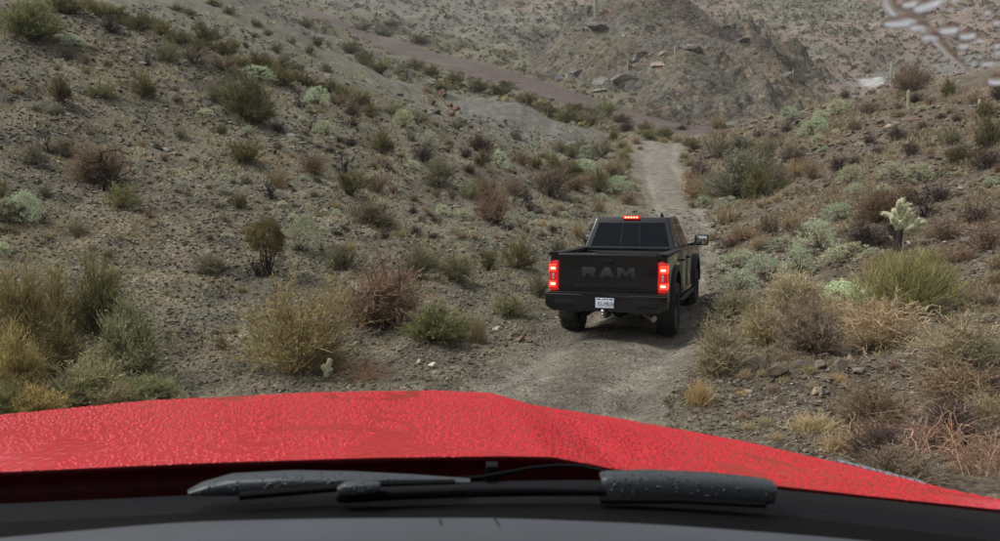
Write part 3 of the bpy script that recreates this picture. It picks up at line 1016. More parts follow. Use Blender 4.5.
# kind, u, v of the foot, width px, height px, tint
V = """
green 33 40 60 36;olive 60 102 36 32;olive 143 97 34 30;pale 104 98 32 18;brittle 76 46 22 12;dark 67 60 18 15;dark 111 33 26 20;skel 148 66 16 20;pale 168 62 26 24;grey 194 64 26 20
grey 215 103 30 24;olive 251 122 58 46;brittle 247 132 11 9;dark 278 132 14 12;olive 244 164 48 28;olive 283 86 34 24;skel 299 108 18 20;brittle 316 104 24 16;brittle 325 135 26 16;dry 314 174 30 24
tan 277 182 26 16;skel 272 199 26 24;tan 279 188 22 22;grey 221 134 18 12;grey 34 164 30 20;skel 48 152 26 22;grey 68 158 30 24;dry 99 182 58 40;skel 112 192 60 42;green 124 208 36 30
brittle 17 220 44 32;grey 4 222 26 30;grey 45 196 16 12;olive 2 206 34 28;olive 240 208 22 18;grey 5 232 30 8;brittle 3 252 20 12
olive 140 32 32 18;olive 164 38 30 16;olive 184 47 30 18;olive 60 12 50 18;olive 100 18 40 18;olive 205 44 34 20;olive 228 58 36 22;olive 255 68 40 18;olive 282 72 34 14;dry 222 70 30 16;brittle 260 80 30 14
grey 77 236 22 18;grey 211 272 38 24;treelet 268 275 46 62;brittle 300 250 30 36;grey 339 270 34 30;skel 257 274 30 18
olive 96 332 60 66;yellow 28 348 66 84;pale 132 378 84 74;yellow 18 392 62 60;pale 84 408 84 52;yellow 38 420 60 40;dark 110 308 44 30;yellow 2 316 44 50;olive 55 368 60 50;tan 108 382 60 40;olive 5 420 70 40;pale 150 402 60 36;yellow 60 330 50 60;tan 120 404 50 30
dry 384 326 86 66;skel 384 328 84 26;green 432 340 58 38;green 455 338 40 34;grass 478 342 24 38;pale 456 282 52 40;grey 418 280 46 40;pale 424 268 30 24
olive 517 268 38 34;olive 488 270 24 26;pale 508 316 42 32;grey 538 296 26 26;grey 556 256 26 22;tan 577 236 18 20;dry 494 222 44 36;skel 494 222 34 24;skel 530 212 16 22;brittle 462 218 16 12;dark 416 234 14 11
skel 366 222 30 26;grey 374 226 50 30;olive 346 268 34 28;arch 368 378 60 34;tan 330 372 40 40;grass 350 250 16 12
olive 382 154 36 30;olive 350 195 40 30;dry 376 192 24 20;skel 345 172 24 26;dark 423 162 24 20;grey 440 187 36 32;dark 480 152 32 22;dark 466 158 18 14;brittle 498 167 22 18;olive 483 166 24 18;brittle 428 144 18 14
brittle 403 127 26 18;grey 418 124 22 16;dark 352 116 22 16;olive 371 118 20 16;pale 395 116 24 14;pale 360 104 28 16;dry 552 197 40 34;skel 549 197 22 22;skel 526 206 20 24;dry 514 196 28 22;dry 490 200 34 26;pale 470 198 24 18
olive 599 192 28 24;tan 613 178 38 24;brittle 618 194 32 18;brittle 587 176 24 18;olive 574 176 28 18;brittle 588 158 20 13;grey 581 152 20 16;grey 602 157 24 18;olive 614 142 18 14;green 648 139 19 10;olive 553 170 26 20
tan 628 204 24 16;tan 600 212 20 14;brittle 604 202 14 10;dry 575 190 26 18;olive 560 182 24 18;tan 540 184 24 16
brittle 791 120 20 14;brittle 821 120 16 12;brittle 813 135 29 20;brittle 838 114 20 14;grass 718 129 20 18;dark 783 116 12 10;dark 845 98 12 8;brittle 818 142 12 9
grey 718 158 32 28;grey 735 200 74 52;olive 757 199 46 40;grey 764 176 32 44;tan 694 199 32 32;green 706 205 16 14;brittle 728 208 26 12;grey 775 188 34 26;dark 700 180 20 22;grey 742 150 26 16;dark 759 140 14 10;dark 774 140 12 9
brittle 850 182 25 18;brittle 855 197 20 16;brittle 893 178 25 16;brittle 921 180 27 18;brittle 880 196 20 13
dark 896 140 22 18;dark 911 156 20 16;dark 870 144 14 12;dark 877 154 14 10;dark 838 170 20 18;dark 800 166 20 14;grey 950 146 28 20;olive 956 162 34 22;dry 913 91 40 32;olive 904 90 26 20;olive 949 96 20 20;olive 986 116 24 18
dry 869 113 26 14;green 902 99 18 9;dark 915 102 18 12;dark 998 100 20 20;dry 975 104 22 12;olive 990 150 36 40;dark 940 200 24 18;dark 986 168 30 24;dry 812 180 26 20;tan 800 176 30 22;dark 855 166 16 12;grey 790 158 30 16
brittle 838 220 30 20;brittle 819 251 42 32;brittle 737 268 38 22;brittle 768 280 50 30;brittle 738 290 40 22;brittle 800 272 32 24;brittle 846 262 48 20;brittle 846 306 48 30;brittle 870 258 22 12;brittle 705 206 16 10;brittle 780 252 34 16
litter 744 238 46 22;dry 766 232 28 20;skel 774 246 26 26;grass 726 222 30 22;tan 760 250 30 18;dry 730 246 26 14;grey 800 236 26 18;tan 790 230 30 20
grey 736 322 54 36;tan 760 342 54 42;tan 716 372 60 48;grass 699 404 44 38;dry 808 352 66 56;tan 792 312 66 44;tan 878 348 84 54;ephedra 906 314 112 66;tan 962 366 86 54;grey 975 372 60 40;litter 925 262 50 24;tan 882 276 46 28;tan 838 322 50 34
dry 945 240 44 30;dry 985 250 46 36;dark 976 225 36 24;skel 925 216 40 30;dry 880 224 60 36;dry 905 206 50 26;dark 868 246 50 34;dry 960 262 40 22;grey 944 316 36 26;ephedra 940 300 40 44
arch 925 452 130 78;arch 985 470 90 70;dark 880 460 56 40;dark 950 440 60 46;dry 870 420 60 40;litter 812 430 60 24;dry 955 400 80 44;tan 985 420 50 40;dry 900 480 80 40;arch 870 448 70 48;dark 985 392 50 34;litter 840 446 50 22
tan 636 144 14 9;grass 664 143 12 9;tan 678 143 16 10;olive 688 146 16 11;grass 628 152 14 10;tan 626 168 16 11;grass 684 158 13 9;tan 694 208 18 12;grass 712 240 14 12;tan 640 150 8 6;olive 478 150 26 16;grey 500 158 22 14;dry 520 164 26 14;olive 536 168 22 14;grey 560 152 24 14;pale 545 158 18 10;olive 572 158 22 14;tan 586 184 24 14;grey 566 172 18 12;pale 622 160 18 12;tan 622 148 16 10;olive 694 150 20 14;tan 688 178 18 12;tan 690 166 16 10;olive 700 190 18 14;tan 632 190 16 10
olive 566 124 34 16;grey 590 126 34 16;dark 626 131 20 12;olive 645 133 26 12;olive 664 137 26 12;green 606 117 34 16;olive 548 116 30 14;dark 682 131 14 8;olive 530 104 30 12;olive 575 112 24 12;dark 588 118 22 12;olive 620 122 26 10
olive 480 92 30 14;olive 498 96 26 12;olive 455 84 30 12;olive 430 76 26 12;olive 415 70 24 12;dark 420 44 24 10;grey 385 36 26 10;olive 440 92 24 10;olive 365 66 30 16;olive 350 54 26 14;olive 380 74 28 14;dark 390 28 20 8;grey 362 30 24 10;olive 505 88 20 9
pale 70 14 30 14;olive 88 10 34 14;olive 118 22 30 14;olive 128 28 26 12;olive 150 28 28 14;olive 172 44 30 14;olive 196 52 30 16;pale 240 66 30 14;olive 266 74 34 14;olive 300 84 36 14;olive 316 90 30 12;olive 330 92 28 14;olive 344 98 26 12;olive 268 66 26 10;dry 336 104 26 12;dry 350 100 22 10
grey 230 14 16 9;grey 256 26 13 8;grey 268 36 13 8;olive 254 38 12 8;grey 232 46 16 10;grey 246 48 10 7;grey 277 52 15 11;grey 265 60 16 9;grey 285 62 12 8;grey 291 44 12 8;grey 310 54 13 9;grey 326 72 18 10;olive 306 28 24 9;olive 318 46 20 8;grey 300 70 10 7;grey 200 30 16 9;grey 190 14 16 8;grey 176 10 14 7;olive 215 6 20 8
"""
PL = []
for ln_ in V.strip().split('\n'):
    for it in ln_.split(';'):
        k, *nums = it.split()
        PL.append([k] + [float(x) for x in nums])
# small plants that fill the slopes between the ones above
frng = np.random.default_rng(77)
taken = [(p[1], p[2] - p[4] * 0.4, p[3]) for p in PL]


def filler(n, u0, u1, v0, v1, kinds, wr, cond=lambda u, v: True):
    made = tries = 0
    while made < n and tries < 4000:
        tries += 1
        u, v = frng.uniform(u0, u1), frng.uniform(v0, v1)
        w = frng.uniform(*wr)
        if not cond(u, v) or any(math.hypot(u - a, (v - b) * 1.4) < 0.55 * (w + c) for a, b, c in taken):
            continue
        k = kinds[frng.integers(len(kinds))]
        PL.append([k, u, v, w, w * frng.uniform(0.5, 0.8)])
        taken.append((u, v - w * 0.3, w))
        made += 1


filler(60, 330, 620, 110, 240, ['brittle', 'dry', 'grey', 'tan', 'dark', 'grass'], (9, 17), lambda u, v: v > 100 + (u - 380) * 0.28 and u < 600)
filler(48, 205, 400, 85, 240, ['tan', 'dry', 'grey', 'grass', 'brittle'], (8, 15), lambda u, v: v > 78 + (u - 240) * 0.2)
filler(34, 0, 205, 50, 260, ['dry', 'grey', 'grass', 'tan'], (8, 15))
filler(46, 715, 1000, 95, 240, ['dark', 'dry', 'tan', 'grass', 'brittle', 'dry'], (9, 18), lambda u, v: v > 138 - (u - 715) * 0.2)
filler(22, 720, 1000, 200, 330, ['tan', 'dry', 'grass', 'dark', 'brittle'], (16, 30), lambda u, v: u > 735)
filler(14, 720, 990, 330, 440, ['dry', 'grass', 'tan', 'litter'], (14, 28), lambda u, v: u > 715 + (v - 330) * 0.3)
filler(10, 170, 430, 290, 385, ['dry', 'grass', 'grey'], (8, 16), lambda u, v: v < 385)

REGIONS = [
    (lambda u, v: u < 345 and (v < 8 + (u - 170) * 0.36) and u > 165, 'on the bare grey slope behind the left crest'),
    (lambda u, v: 340 <= u < 625 and v < 60 + (u - 340) * 0.24, 'on the bank below the red wash'),
    (lambda u, v: 625 <= u < 690 and v < 141, 'where the trail meets the wash'),
    (lambda u, v: u < 110 and v < 75, 'in the top left corner of the hillside'),
    (lambda u, v: u < 220 and v < 75, 'along the top of the left hillside'),
    (lambda u, v: u < 120 and v < 240, 'midway up the far left hillside'),
    (lambda u, v: u < 220 and v < 290, 'on the bare stony left hillside'),
    (lambda u, v: u < 220, 'at the left beside the red hood'),
    (lambda u, v: u < 345 and v < 135, 'on the crest left of the grey mound'),
    (lambda u, v: u < 345 and v < 240, 'halfway up the slope above the little tree'),
    (lambda u, v: u < 400 and v >= 240, 'at the slope foot ahead of the red hood'),
    (lambda u, v: u < 450 and v < 150, 'on the crest below the grey mound'),
    (lambda u, v: u < 450 and v < 240, 'on the grassy slope left of centre'),
    (lambda u, v: u < 560 and v >= 240, 'on the bank just left of the pickup'),
    (lambda u, v: u < 560, 'on the slope up left of the pickup'),
    (lambda u, v: u < 690 and v < 165, 'where the trail goes over the rise'),
    (lambda u, v: u < 680, 'beside the trail above the pickup roof'),
    (lambda u, v: v < 125 and u >= 850, 'on the skyward crest far right'),
    (lambda u, v: v < 150 and u < 850, 'on the low crest right of the trail'),
    (lambda u, v: v < 215 and u < 785, 'in the thicket right of the trail bend'),
    (lambda u, v: v < 215 and u < 870, 'high on the middle right slope'),
    (lambda u, v: v < 215, 'high on the far right slope'),
    (lambda u, v: v < 300 and u < 785, 'on the bank right of the pickup mirror'),
    (lambda u, v: v < 300 and u < 870, 'left of the white cholla'),
    (lambda u, v: v < 300, 'around the white cholla'),
    (lambda u, v: u < 790, 'on the right bank between pickup and hood'),
    (lambda u, v: v < 380, 'on the right bank below the cholla'),
    (lambda u, v: True, 'beside the right edge of the red hood'),
]
GROUPS = {'shrub': 'desert shrubs on the slopes', 'dry shrub': 'dry shrubs on the slopes', 'dead shrub': 'dead shrubs on the slopes', 'brittlebush': 'brittlebushes on the slopes', 'grass tuft': 'grass tufts on the slopes', 'small tree': None}
ORD = ['first', 'second', 'third', 'fourth', 'fifth', 'sixth', 'seventh', 'eighth', 'ninth', 'tenth', 'eleventh', 'twelfth', 'thirteenth', 'fourteenth', 'fifteenth']


def region_of(u, v):
    for f, nm in REGIONS:
        if f(u, v):
            return nm


SPECIAL = {('olive', 251): 'large round olive shrub high on the slope above the little tree', ('treelet', 268): 'little tree with olive brown crown and bare dark stems on the left slope',
           ('dry', 384): 'large rusty tan bush with blackened base beside the bright green shrub', ('green', 432): 'bright green shrub at the trail edge left of the pickup', ('tan', 330): None,
           ('ephedra', 906): 'large upright green broom shrub below the white cholla', ('grass', 699): 'straw yellow grass tuft at the trail edge by the red hood', ('green', 33): 'big dark green bush in the top left corner'}
HERO = (('grey_yellow', 0),)
pos = land([p[1] for p in PL], [p[2] for p in PL])
# labels: look + place, and an ordinal where several alike grow together
byk = {}
for i, p in enumerate(PL):
    byk.setdefault((p[0], region_of(p[1], p[2])), []).append(i)
labels = {}
for (k, reg), ids in byk.items():
    ids.sort(key=lambda i: PL[i][1])
    look = LOOK[k][1]
    for j, i in enumerate(ids):
        sp = SPECIAL.get((k, int(PL[i][1])))
        if sp:
            labels[i] = sp
        elif len(ids) == 1:
            labels[i] = f"{look} {reg}"
        elif len(ids) == 2:
            labels[i] = f"{look} {reg}, {('leftmost', 'rightmost')[j]} one"
        elif j == 0:
            labels[i] = f"{look} {reg}, leftmost one"
        elif j == len(ids) - 1:
            labels[i] = f"{look} {reg}, rightmost one"
        else:
            labels[i] = f"{look} {reg}, {ORD[min(j, 14)]} from left"
prng = np.random.default_rng(5)
for i, p in enumerate(PL):
    k, u, v, w, h = p[:5]
    x, y, z = pos[i]
    dist = math.hypot(x, y)
    big = w > 52
    var = int(prng.integers(0, 3))
    meshes = proto(k, (10 + i) if big and k not in ('skel', 'arch') else var, 2.2 if big else 1.0)
    nm, look, cat = LOOK[k]
    root = empty(nm, (x, y, z - 0.03), prng.uniform(0, 6.28))
    W, H = w * y / F, h * y / F
    root.scale = (W * 1.06, W * prng.uniform(0.85, 1.05) * 1.06, H * 1.05)
    tag(root, labels[i], cat, GROUPS[cat])
    t = prng.uniform(0.82, 1.18) * (1.3 if (u < 190 and v > 300) or (u > 690 and v > 300) else 1.0)
    tint = (t * prng.uniform(0.93, 1.07), t, t * prng.uniform(0.9, 1.06), 1)
    for pn, me in meshes.items():
        o = bpy.data.objects.new(pn, me)
        o.color = tint
        if pn != 'stem': o['kind'] = 'stuff'
        o.parent = root
        COL.objects.link(o)

# big tan and green shrub in front of the hood: yellow canes over a reddish twig heart
hp = land([297], [370])[0]
root = empty('large_shrub', tuple(hp), 0.4)
tag(root, 'large tan and yellow green shrub spreading in front of the red hood', 'shrub', GROUPS['shrub'])
root.scale = (118 * hp[1] / F, 112 * hp[1] / F, 92 * hp[1] / F)
rg = np.random.default_rng(202)
lf = (lambda d: lump(d, np.random.default_rng(9), 9, 0.2))
st = fan(110, rg, 0.08, 0.10, 0.75, 6, 0, 0.03, 0.6, 1.0, lf)
s2 = side_twigs(st, 1300, rg, 0.25, 0.28, 0.55, 3, 0.35)
s3 = side_twigs(s2, 7500, rg, 0.2, 0.10, 0.8, 2, 0.3)
for pn, (v_, q_, c_), mt in (
        ('stem', stack([ribbons(st, tw(110, 6, 0.010, 0.004), jit((0.40, 0.27, 0.13), 110, rg, 0.5), rg), ribbons(s2[:600], tw(600, 3, 0.005, 0.003), jit((0.14, 0.085, 0.06), 600, rg, 0.4), rg)]), 'twig'),
        ('twig', ribbons(s2[600:], tw(700, 3, 0.006, 0.003), jit((0.48, 0.36, 0.17), 700, rg, 0.4), rg), 'leaf'),
        ('foliage', blades(s3[:, 0], s3[:, 1] - s3[:, 0], rg.uniform(0.02, 0.06, 7500), rg.uniform(0.006, 0.013, 7500), np.where(rg.uniform(size=(7500, 1)) < 0.6, jit((0.33, 0.32, 0.13), 7500, rg, 0.4), jit((0.40, 0.30, 0.17), 7500, rg, 0.4)), rg), 'leaf')):
    me = np_mesh('large_shrub_' + pn, v_, q_, c_)
    me.materials.append(M[mt])
    o = link_mesh(pn, me, None, root)
    if pn != 'stem': o['kind'] = 'stuff'


# teddy-bear cholla: dark trunk, pale spiny joints
def joint(bm, a, b, r):
    """one spiny joint: a plump bumpy sausage from a to b"""
    a, b = Vector(a), Vector(b)
    d = b - a
    L = d.length
    n, k = 10, 7
    d.normalize()
    up = Vector((0, 0, 1)) if abs(d.z) < 0.9 else Vector((1, 0, 0))
    s = d.cross(up).normalized()
    t = s.cross(d)
    rings = []
    for i in range(k):
        f = i / (k - 1)
        rr = r * (0.25 + 0.75 * math.sin(math.pi * min(1, max(0.0, 0.12 + 0.80 * f))) ** 0.5)
        ring = []
        for j in range(n):
            w = 2 * math.pi * (j + 0.5 * (i % 2)) / n
            q = rr * (1.0 + (0.16 if (i + j) % 2 else -0.10))
            ring.append(bm.verts.new(a + d * (L * f) + s * math.cos(w) * q + t * math.sin(w) * q))
        rings.append(ring)
    for i in range(k - 1):
        for j in range(n):
            bm.faces.new([rings[i][j], rings[i][(j + 1) % n], rings[i + 1][(j + 1) % n], rings[i + 1][j]])
    bm.faces.new(rings[0][::-1])
    bm.faces.new(rings[-1])


def spines(p0, p1, r, n, rg, L):
    """needle ribbons standing out of one joint"""
    p0, p1 = np.array(p0), np.array(p1)
    t = rg.uniform(0.05, 1.05, n)[:, None]
    ax = (p1 - p0) / np.linalg.norm(p1 - p0)
    d = rg.normal(size=(n, 3))
    d -= (d @ ax)[:, None] * ax * 0.7
    d /= np.linalg.norm(d, axis=1, keepdims=True)
    o = p0 + (p1 - p0) * t + d * r * 0.8
    return np.stack([o, o + d * L * rg.uniform(0.5, 1, (n, 1))], 1)


M['cholla'] = simple('cholla_flesh', (0.44, 0.45, 0.27), 0.8, noise=0.25, nscale=60)
M['spine'] = simple('cholla_spine', (0.84, 0.82, 0.64), 0.6)
M['cholla_trunk'] = simple('cholla_trunk', (0.045, 0.034, 0.028), 0.9, noise=0.4, nscale=30, bump=0.6, bscale=60)


def cholla(name, label, u, v, h_px, joints, trunk_h, seed, jr=0.05):
    p = land([u], [v])[0]
    H = h_px * p[1] / F
    root = empty(name, tuple(p), 0)
    tag(root, label, 'cactus', 'cholla cacti by the trail')
    root.scale = (H, H, H)
    if trunk_h > 0:
        bm = bmesh.new()
        add_tube(bm, [(0.0, 0, -0.05), (-0.02, 0, trunk_h * 0.5), (0.0, 0.0, trunk_h), (0.03, 0, trunk_h + 0.1)], [0.085, 0.07, 0.075, 0.05], 9)
        add_tube(bm, [(-0.03, 0, trunk_h * 0.8), (-0.12, 0.02, trunk_h * 1.1), (-0.17, 0.0, trunk_h * 1.5)], [0.06, 0.06, 0.05], 8)
        bm_obj('trunk', bm, M['cholla_trunk'], root)
    rg_ = np.random.default_rng(seed)
    for a, b in joints:
        bm = bmesh.new()
        joint(bm, a, b, jr)
        o = bm_obj('joint', bm, M['cholla'], root, smooth=True)
        sp = spines(a, b, jr, 150, rg_, jr * 0.85)
        v_, q_, c_ = ribbons(sp, tw(len(sp), 2, 0.007, 0.003), np.ones((len(sp), 3)), rg_)
        tag(link_mesh('spine', np_mesh('cholla_spine', v_, q_), M['spine'], o), kind='stuff')


cj = []
rgc = np.random.default_rng(31)
for (x, z0, x1, z1) in ((0.02, 0.32, -0.05, 0.58), (0.05, 0.34, 0.06, 0.60), (0.06, 0.33, 0.20, 0.50), (-0.02, 0.5, -0.20, 0.66), (-0.05, 0.56, -0.14, 0.76), (0.0, 0.56, -0.02, 0.80), (0.05, 0.58, 0.04, 0.86),
                        (0.07, 0.58, 0.13, 0.80), (0.16, 0.48, 0.22, 0.72), (0.18, 0.46, 0.36, 0.52), (0.2, 0.42, 0.42, 0.42), (0.12, 0.36, 0.34, 0.34), (-0.1, 0.66, -0.24, 0.72), (-0.02, 0.74, -0.06, 0.94), (0.04, 0.78, 0.08, 0.99), (0.1, 0.74, 0.19, 0.90),
                        (0.24, 0.48, 0.30, 0.62), (0.1, 0.45, 0.12, 0.62), (-0.06, 0.44, -0.10, 0.60), (-0.02, 0.26, -0.12, 0.30), (0.34, 0.5, 0.46, 0.56)):
    ya, yb = rgc.uniform(-0.08, 0.08), rgc.uniform(-0.16, 0.16)
    cj.append(((x, ya, z0), (x1, yb, z1)))
cholla('cholla_cactus', 'cream white teddy bear cholla with dark trunk on the right slope', 898, 252, 55, cj, 0.34, 3, 0.040)
cholla('cholla_cactus', 'tiny pale cholla pup in front of the large tan shrub', 327, 378, 20, [((0, 0, 0.0), (0.0, 0, 0.5)), ((0.02, 0, 0.42), (0.18, 0.02, 0.98)), ((-0.02, 0, 0.4), (-0.24, 0, 0.66)), ((0.05, 0.02, 0.3), (0.22, 0, 0.52))], 0.0, 5, 0.14)

# saguaros standing far off
M['saguaro'] = simple('saguaro_skin', (0.30, 0.31, 0.22), 0.8, noise=0.2, nscale=8)
SAG = [(595, 18, 34, 'tall thin saguaro on the skyline left of the rocky peak'), (455, 8, 11, 'tiny saguaro on the far ridge above the wash'), (384, 68, 14, 'small pale saguaro at the near edge of the wash'), (891, 84, 22, 'pale saguaro trunk left of the pink bush on the right crest'),
       (628, 70, 12, 'small pale saguaro on the rocky hill face'), (608, 67, 9, 'tiny pale saguaro low on the rocky hill'), (908, 109, 18, 'thin grey saguaro standing on the upper right slope'), (958, 94, 14, 'thin saguaro beside the olive bush on right crest'), (979, 118, 18, 'thin pale saguaro near the right picture edge'),
       (865, 64, 10, 'tiny saguaro on the pink far hillside'), (793, 78, 8, 'tiny saguaro on the right shoulder of the rocky hill'), (675, 62, 16, 'dark saguaro beside the tan slab on the rocky hill')]
sp_ = land([s[0] for s in SAG], [s[1] for s in SAG])
for (u, v, h, lab), p in zip(SAG, sp_):
    H = h * p[1] / F
    root = empty('saguaro_cactus', tuple(p), u)
    tag(root, lab, 'cactus', 'saguaros on the hills')
    bm = bmesh.new()
    n = 14
    rr = H * 0.045 + 0.05
    prof = [(0.7, -0.05), (0.85, 0.2), (1.0, 0.6), (0.95, 0.88), (0.7, 0.96), (0.2, 1.0)]
    rings = [[bm.verts.new((rr * r_ * (1.0 if j % 2 else 0.82) * math.cos(2 * math.pi * j / n), rr * r_ * (1.0 if j % 2 else 0.82) * math.sin(2 * math.pi * j / n), z_ * H)) for j in range(n)] for r_, z_ in prof]
    for a, b in zip(rings[:-1], rings[1:]):
        for j in range(n):
            bm.faces.new([a[j], a[(j + 1) % n], b[(j + 1) % n], b[j]])
    bm.faces.new(rings[-1])
    bm_obj('stem', bm, M['saguaro'], root)

# ------------------------------------------------------------------ stones
def rock_mesh(name, seed, sub=2, flat=0.6, cuts=9):
    rg_ = np.random.default_rng(seed)
    bm = bmesh.new()
    bmesh.ops.create_icosphere(bm, subdivisions=sub, radius=1.0)
    co = np.array([v.co[:] for v in bm.verts])
    for _ in range(cuts):                       # flatten against random planes: broken faces
        nrm = rg_.normal(size=3)
        nrm /= np.linalg.norm(nrm)
        d = co @ nrm
        lim = rg_.uniform(0.30, 0.70)
        over = d > lim
        co[over] -= (d[over] - lim)[:, None] * nrm
    co += fbm(co[:, 0] * 2 + seed, co[:, 1] * 2 + co[:, 2] * 1.7, 3, seed)[:, None] * 0.10 * co
    co[:, 2] *= flat
    for v, c in zip(bm.verts, co):
        v.co = c
    me = bpy.data.meshes.new(name)
    bm.to_mesh(me)
    bm.free()
    a = me.color_attributes.new('Col', 'FLOAT_COLOR', 'POINT')
    a.data.foreach_set('color', np.ones(len(me.vertices) * 4, dtype=np.float32))
    return me


def rock_mat(name, col, fine):
    m = soil_mat(name, fine, 0.75, 0.15)
    nt = m.node_tree
    at = [n for n in nt.nodes if n.type == 'VERTEX_COLOR'][0]
    oi = nt.nodes.new('ShaderNodeObjectInfo')
    for l in list(at.outputs['Color'].links):
        nt.links.new(oi.outputs['Color'], l.to_socket)
    return m


M['rock'] = rock_mat('loose_rock', None, 1.6)
M['crag'] = rock_mat('crag_rock', None, 0.12)
RM = [rock_mesh('rock', 300 + i, 2, 0.55 + 0.08 * (i % 4)) for i in range(7)]
CM = [rock_mesh('crag', 330 + i, 3, 0.7, 14) for i in range(5)]
for me in RM: me.materials.append(M['rock'])
for me in CM: me.materials.append(M['crag'])
RK = """408 358 9 c;419 363 10 p;432 368 13 w;448 362 8 c;428 359 10 b;440 373 10 g;498 330 12 p;508 340 10 b;516 336 12 b;520 342 14 r;530 343 11 r;536 346 9 r;505 345 9 b;523 335 9 b;495 338 8 g;512 350 7 g;472 358 8 g
258 368 12 p;262 388 16 t;282 390 10 g;340 380 8 g;350 388 8 p;380 372 8 g;395 380 7 g
747 352 20 b;762 364 34 b;780 374 40 b;798 368 32 g;770 354 24 g;786 360 22 b;752 368 22 g;744 376 16 g;806 378 22 b;818 368 26 g;738 382 12 g;772 390 18 b;792 396 16 g;828 380 24 b;840 370 26 g;850 360 20 t;760 400 14 g;802 404 18 b;730 398 11 g;836 356 22 b;822 358 18 g;778 402 13 p;746 392 12 t;815 394 15 t;845 386 18 b;860 372 20 g;870 396 16 t
980 232 30 s;965 240 18 s;990 224 20 s;946 258 10 g;955 300 14 g;850 368 14 r;866 384 12 b;890 392 14 b;905 376 12 g;926 380 12 g
613 152 12 t;604 144 14 d;596 160 8 r;625 146 8 d;634 212 8 g
300 143 12 s;292 136 14 s;306 148 10 s;284 140 8 t;272 152 10 b;262 150 8 b;280 158 8 r;120 52 14 s;130 58 16 s;112 50 12 s;104 56 12 s;140 62 12 s;126 48 10 s;164 150 12 s;172 154 10 s;160 146 9 s;300 218 8 r;326 212 10 t;130 146 8 d;122 142 10 d
440 96 16 r;432 104 18 r;448 106 16 r;438 114 16 d;452 116 14 r;462 122 12 d;470 128 10 r;428 92 12 r;424 112 10 r;446 122 10 d;456 110 12 r
520 180 10 r;530 178 12 d;513 172 10 r;538 176 8 r;524 186 8 d;500 174 8 r;566 160 10 r;698 148 10 d;694 141 10 r;704 150 9 r;690 152 9 r;700 164 9 r;706 158 8 d
906 146 12 t;916 150 10 r;895 124 10 t;888 128 12 t;880 124 9 r;912 122 10 r;930 126 9 t;858 130 10 r;866 126 8 d;840 150 9 r;828 144 9 d;790 152 9 r;780 146 8 d;795 140 8 r;815 150 8 d;944 176 10 g;960 190 10 t;985 200 12 g"""
RC_ = {'c': (0.24, 0.21, 0.16), 'p': (0.36, 0.32, 0.25), 'w': (0.50, 0.46, 0.38), 'b': (0.145, 0.112, 0.082), 'g': (0.185, 0.160, 0.125), 'r': (0.17, 0.105, 0.075), 't': (0.36, 0.27, 0.19), 's': (0.22, 0.215, 0.20), 'd': (0.10, 0.085, 0.075)}
RW = {'c': 'brownish', 'p': 'pale', 'w': 'whitish', 'b': 'dark brown', 'g': 'grey', 'r': 'rust brown', 't': 'tan', 's': 'slate grey', 'd': 'blackish'}
rl = []
for ln_ in RK.split('\n'):
    for it in ln_.split(';'):
        a, b, c, t = it.split()
        rl.append((float(a), float(b), float(c), t))
rp = land([r_[0] for r_ in rl], [r_[1] for r_ in rl])
byk = {}
for i, r_ in enumerate(rl):
    byk.setdefault((r_[3], region_of(r_[0], r_[1])), []).append(i)
rlab = {}
for (k, reg), ids in byk.items():
    ids.sort(key=lambda i: rl[i][0])
    for j, i in enumerate(ids):
        e = '' if len(ids) == 1 else (', leftmost one' if j == 0 else (', rightmost one' if j == len(ids) - 1 else f', {ORD[min(j, 14)]} from left'))
        rlab[i] = f"{RW[k]} broken rock {reg}{e}"
for i, (u, v, w, t) in enumerate(rl):
    o = bpy.data.objects.new('rock', RM[i % 7])
    COL.objects.link(o)
    s = w * rp[i][1] / F * (0.55 if w < 16 else 0.46)
    o.location = (rp[i][0], rp[i][1], rp[i][2] + s * 0.2)
    o.scale = (s, s * prng.uniform(0.7, 1.0), s * prng.uniform(0.7, 1.1))
    o.rotation_euler = (prng.uniform(-0.3, 0.3), prng.uniform(-0.3, 0.3), prng.uniform(0, 6.28))
    if t == 's':
        o.scale = (s * 1.6, s * 0.9, s * 0.38)
        o.rotation_euler = (prng.uniform(0.2, 0.45), prng.uniform(0.05, 0.3), prng.uniform(-0.7, -0.2))
        o.location.z -= s * 0.12
    tt_ = prng.uniform(0.85, 1.15)
    o.color = (*[c * tt_ for c in RC_[t]], 1)
    tag(o, rlab[i], 'rock', 'broken rocks along the trail and slopes')
